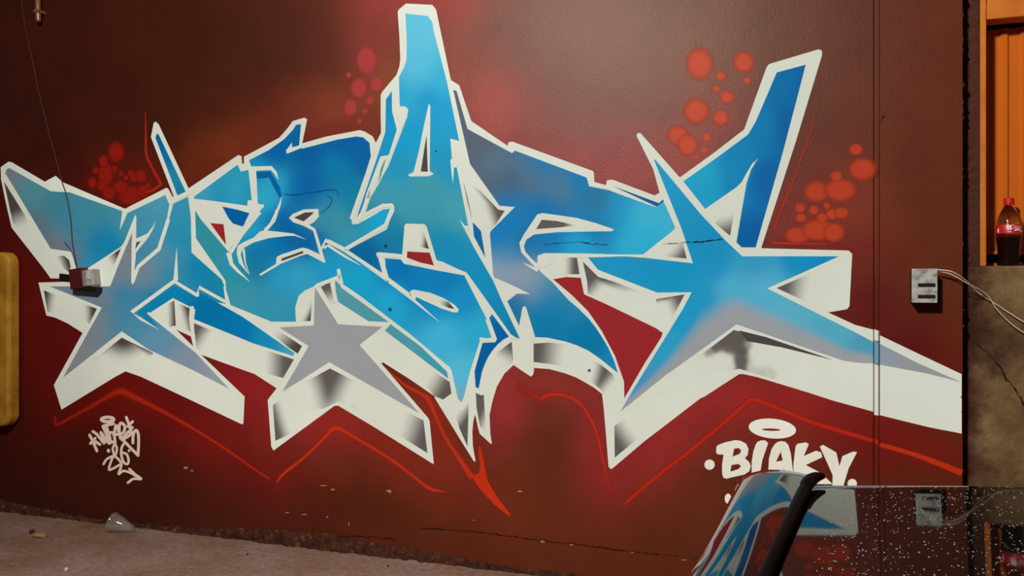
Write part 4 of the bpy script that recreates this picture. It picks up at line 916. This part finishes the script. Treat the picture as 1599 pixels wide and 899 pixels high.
# lid (flat glossy panel)
secs = []
for l in ls:
    secs.append([cp(s, l + .035 * ((s / CW - .5) * 2) ** 2 * 0 + far, lid_z(s, l)) for s, far in [(s, far_(s)) for s in np.linspace(0, CW, 40)]])
loft('rear_lid', secs, M_CAR)
# front face under the lid edge, down to the bumper
secs = []
for dl, dz in ((-.02, 0), (-.03, -.006), (-.036, -.02), (-.05, -.10), (-.085, -.25), (-.10, -.32)):
    secs.append([cp(s, dl + far_(s), lid_z(s, -.02) + dz) for s in np.linspace(0, CW, 40)])
loft('end_panel', secs, M_CAR)
bm = bmesh.new()
prof = [(-.12, .77), (-.3, .72), (-.32, .58), (-.3, .42), (-.2, .32), (.3, .30)]
rr = [[bm.verts.new(cp(s, l + .08 * abs(2 * (s + .16) / (CW + .32) - 1) ** 3, z)) for s in np.linspace(-.16, CW + .16, 24)] for l, z in prof]
for a, b in zip(rr, rr[1:]):
    for k in range(23): bm.faces.new((a[k], a[k + 1], b[k + 1], b[k]))
keep(bm_obj('bumper', bm, M_CAR, None, True), car)
# body shoulders, both sides
def shoulder(sign):
    secs = []
    for l in [-.10, -.085, -.06, -.03, .0, .05, .12, .22, .35, .5, .7, .95, 1.25, 1.6, 2.1, LEN]:
        end = ss(np.array([(l + .10) / .10]))[0]                   # rounds off at the far end
        P = []
        top = HZ + .026 + .004 * min(l, 1.5)
        for s, z in ((-.005, .0), (-.02, .003), (-.04, .005), (-.06, .005), (-.08, .003), (-.10, -.002), (-.118, -.010), (-.134, -.022), (-.147, -.040), (-.157, -.064), (-.166, -.10), (-.176, -.16), (-.186, -.24), (-.193, -.34), (-.196, -.45), (-.17, -.62), (-.15, -.75)):
            zz = top + z - (1 - end) * .05 * (1 if z > -.1 else .2)
            ss_ = s * (.86 + .14 * end) * (1.22 - .40 * min(max(l, 0), .65))
            P.append(cp(ss_ if sign < 0 else CW - ss_, l, zz))
        secs.append(P)
    bm = bmesh.new(); rr = [[bm.verts.new(p) for p in s] for s in secs]
    for a, b in zip(rr, rr[1:]):
        for k in range(len(a) - 1): bm.faces.new((a[k], a[k + 1], b[k + 1], b[k]))
    bm.faces.new(rr[0])
    keep(bm_obj('body_side', bm, M_CAR, None, True), car)
shoulder(-1); shoulder(1)
# black raised moulding along the lid, hooked round the far corner
def moulding(sign):
    path = [(-.006, LEN, .024, .018), (-.006, 1.6, .024, .018), (-.006, 1.0, .024, .018), (-.006, .62, .024, .018), (-.006, .4, .026, .019), (-.005, .22, .028, .02), (-.001, .10, .030, .021), (.003, .04, .032, .020), (.010, .006, .028, .018), (.020, -.016, .022, .014), (.030, -.028, .012, .010)]
    P = spline(path, 5)
    rr = []; bm = bmesh.new()
    for i, p in enumerate(P):
        d = P[min(i + 1, len(P) - 1)][:2] - P[max(i - 1, 0)][:2]; d /= np.linalg.norm(d); n = np.array((-d[1], d[0]))
        base = HZ + .012 + .004 * min(p[1], 1.5) + (.006 if i > len(P) - 22 else 0)
        ring = []
        for q, h in ((-.5, -.2), (-.5, .35), (-.32, .75), (0, 1.0), (.3, .8), (.5, .3), (.5, -.2)):
            a = p[:2] + n * q * p[2]
            s = a[0] if sign < 0 else CW - a[0]
            ring.append(bm.verts.new(cp(s, a[1], base + h * p[3])))
        rr.append(ring)
    for a, b in zip(rr, rr[1:]):
        for k in range(7): bm.faces.new((a[k], a[(k + 1) % 7], b[(k + 1) % 7], b[k]))
    bm.faces.new(rr[0]); bm.faces.new(rr[-1][::-1])
    keep(bm_obj('rubber_moulding', bm, M_RUBBER, None, True), car)
moulding(-1); moulding(1)
# wheels
for s in (-.05, CW + .05):
    for l in (.55,):
        c0 = cp(s, l, .31); rot = Matrix.Translation(c0) @ sd.to_track_quat('Z', 'Y').to_matrix().to_4x4()
        bm = bmesh.new(); lathe(bm, [(.2, -.1), (.29, -.1), (.31, -.08), (.31, .08), (.29, .1), (.2, .1)], 32, rot, False); wh = keep(bm_obj('wheel', bm, M_TYRE, None, True), car)
        bm = bmesh.new(); lathe(bm, [(.03, -.105), (.2, -.095), (.2, .095), (.03, .105)], 24, rot); o = bm_obj('rim', bm, M_RIM); o.parent = wh; o.matrix_parent_inverse = wh.matrix_basis.inverted() if False else Matrix.Identity(4)
        o.matrix_parent_inverse = Matrix.Identity(4)
# water drops on the paint
M_DROP = mat('water_drop', (.75, .72, .68), .08, 0, 1.0)
b_ = nodes(M_DROP)[2]; b_.inputs['Transmission Weight'].default_value = .6; b_.inputs['IOR'].default_value = 1.33
_b = bmesh.new(); bmesh.ops.create_icosphere(_b, subdivisions=1, radius=1); _b.verts.index_update()
DV = np.array([tuple(v.co) for v in _b.verts]); DF = np.array([[v.index for v in f.verts] for f in _b.faces]); _b.free()
dv = []; df = []
def drop(p, r_):
    df.append(DF + len(dv) * len(DV)); dv.append(DV * r_ * np.array((random.uniform(.8, 1.5), random.uniform(.8, 1.3), .55)) + np.array(p))
for k in range(3600):
    l = random.uniform(.0, 1.1) ** 1.0; s = random.uniform(.06, CW - .06)
    drop(cp(s, l + far_(s), lid_z(s, l) + .0004), random.choice([.0006, .0008, .001, .0012, .0016]))
for k in range(120):
    s = random.uniform(-.12, -.07); l = random.uniform(.0, .9); z = HZ + .026 + .004 * l + (0 if s > -.09 else -.012 * (abs(s) - .09) / .025)
    drop(cp(s, l, z), random.choice([.0008, .001, .0012]))
me = bpy.data.meshes.new('water_drops'); me.from_pydata(np.vstack(dv).tolist(), [], np.vstack(df).tolist())
o = keep(link('water_drops', me, None, M_DROP), car); o['kind'] = 'stuff'
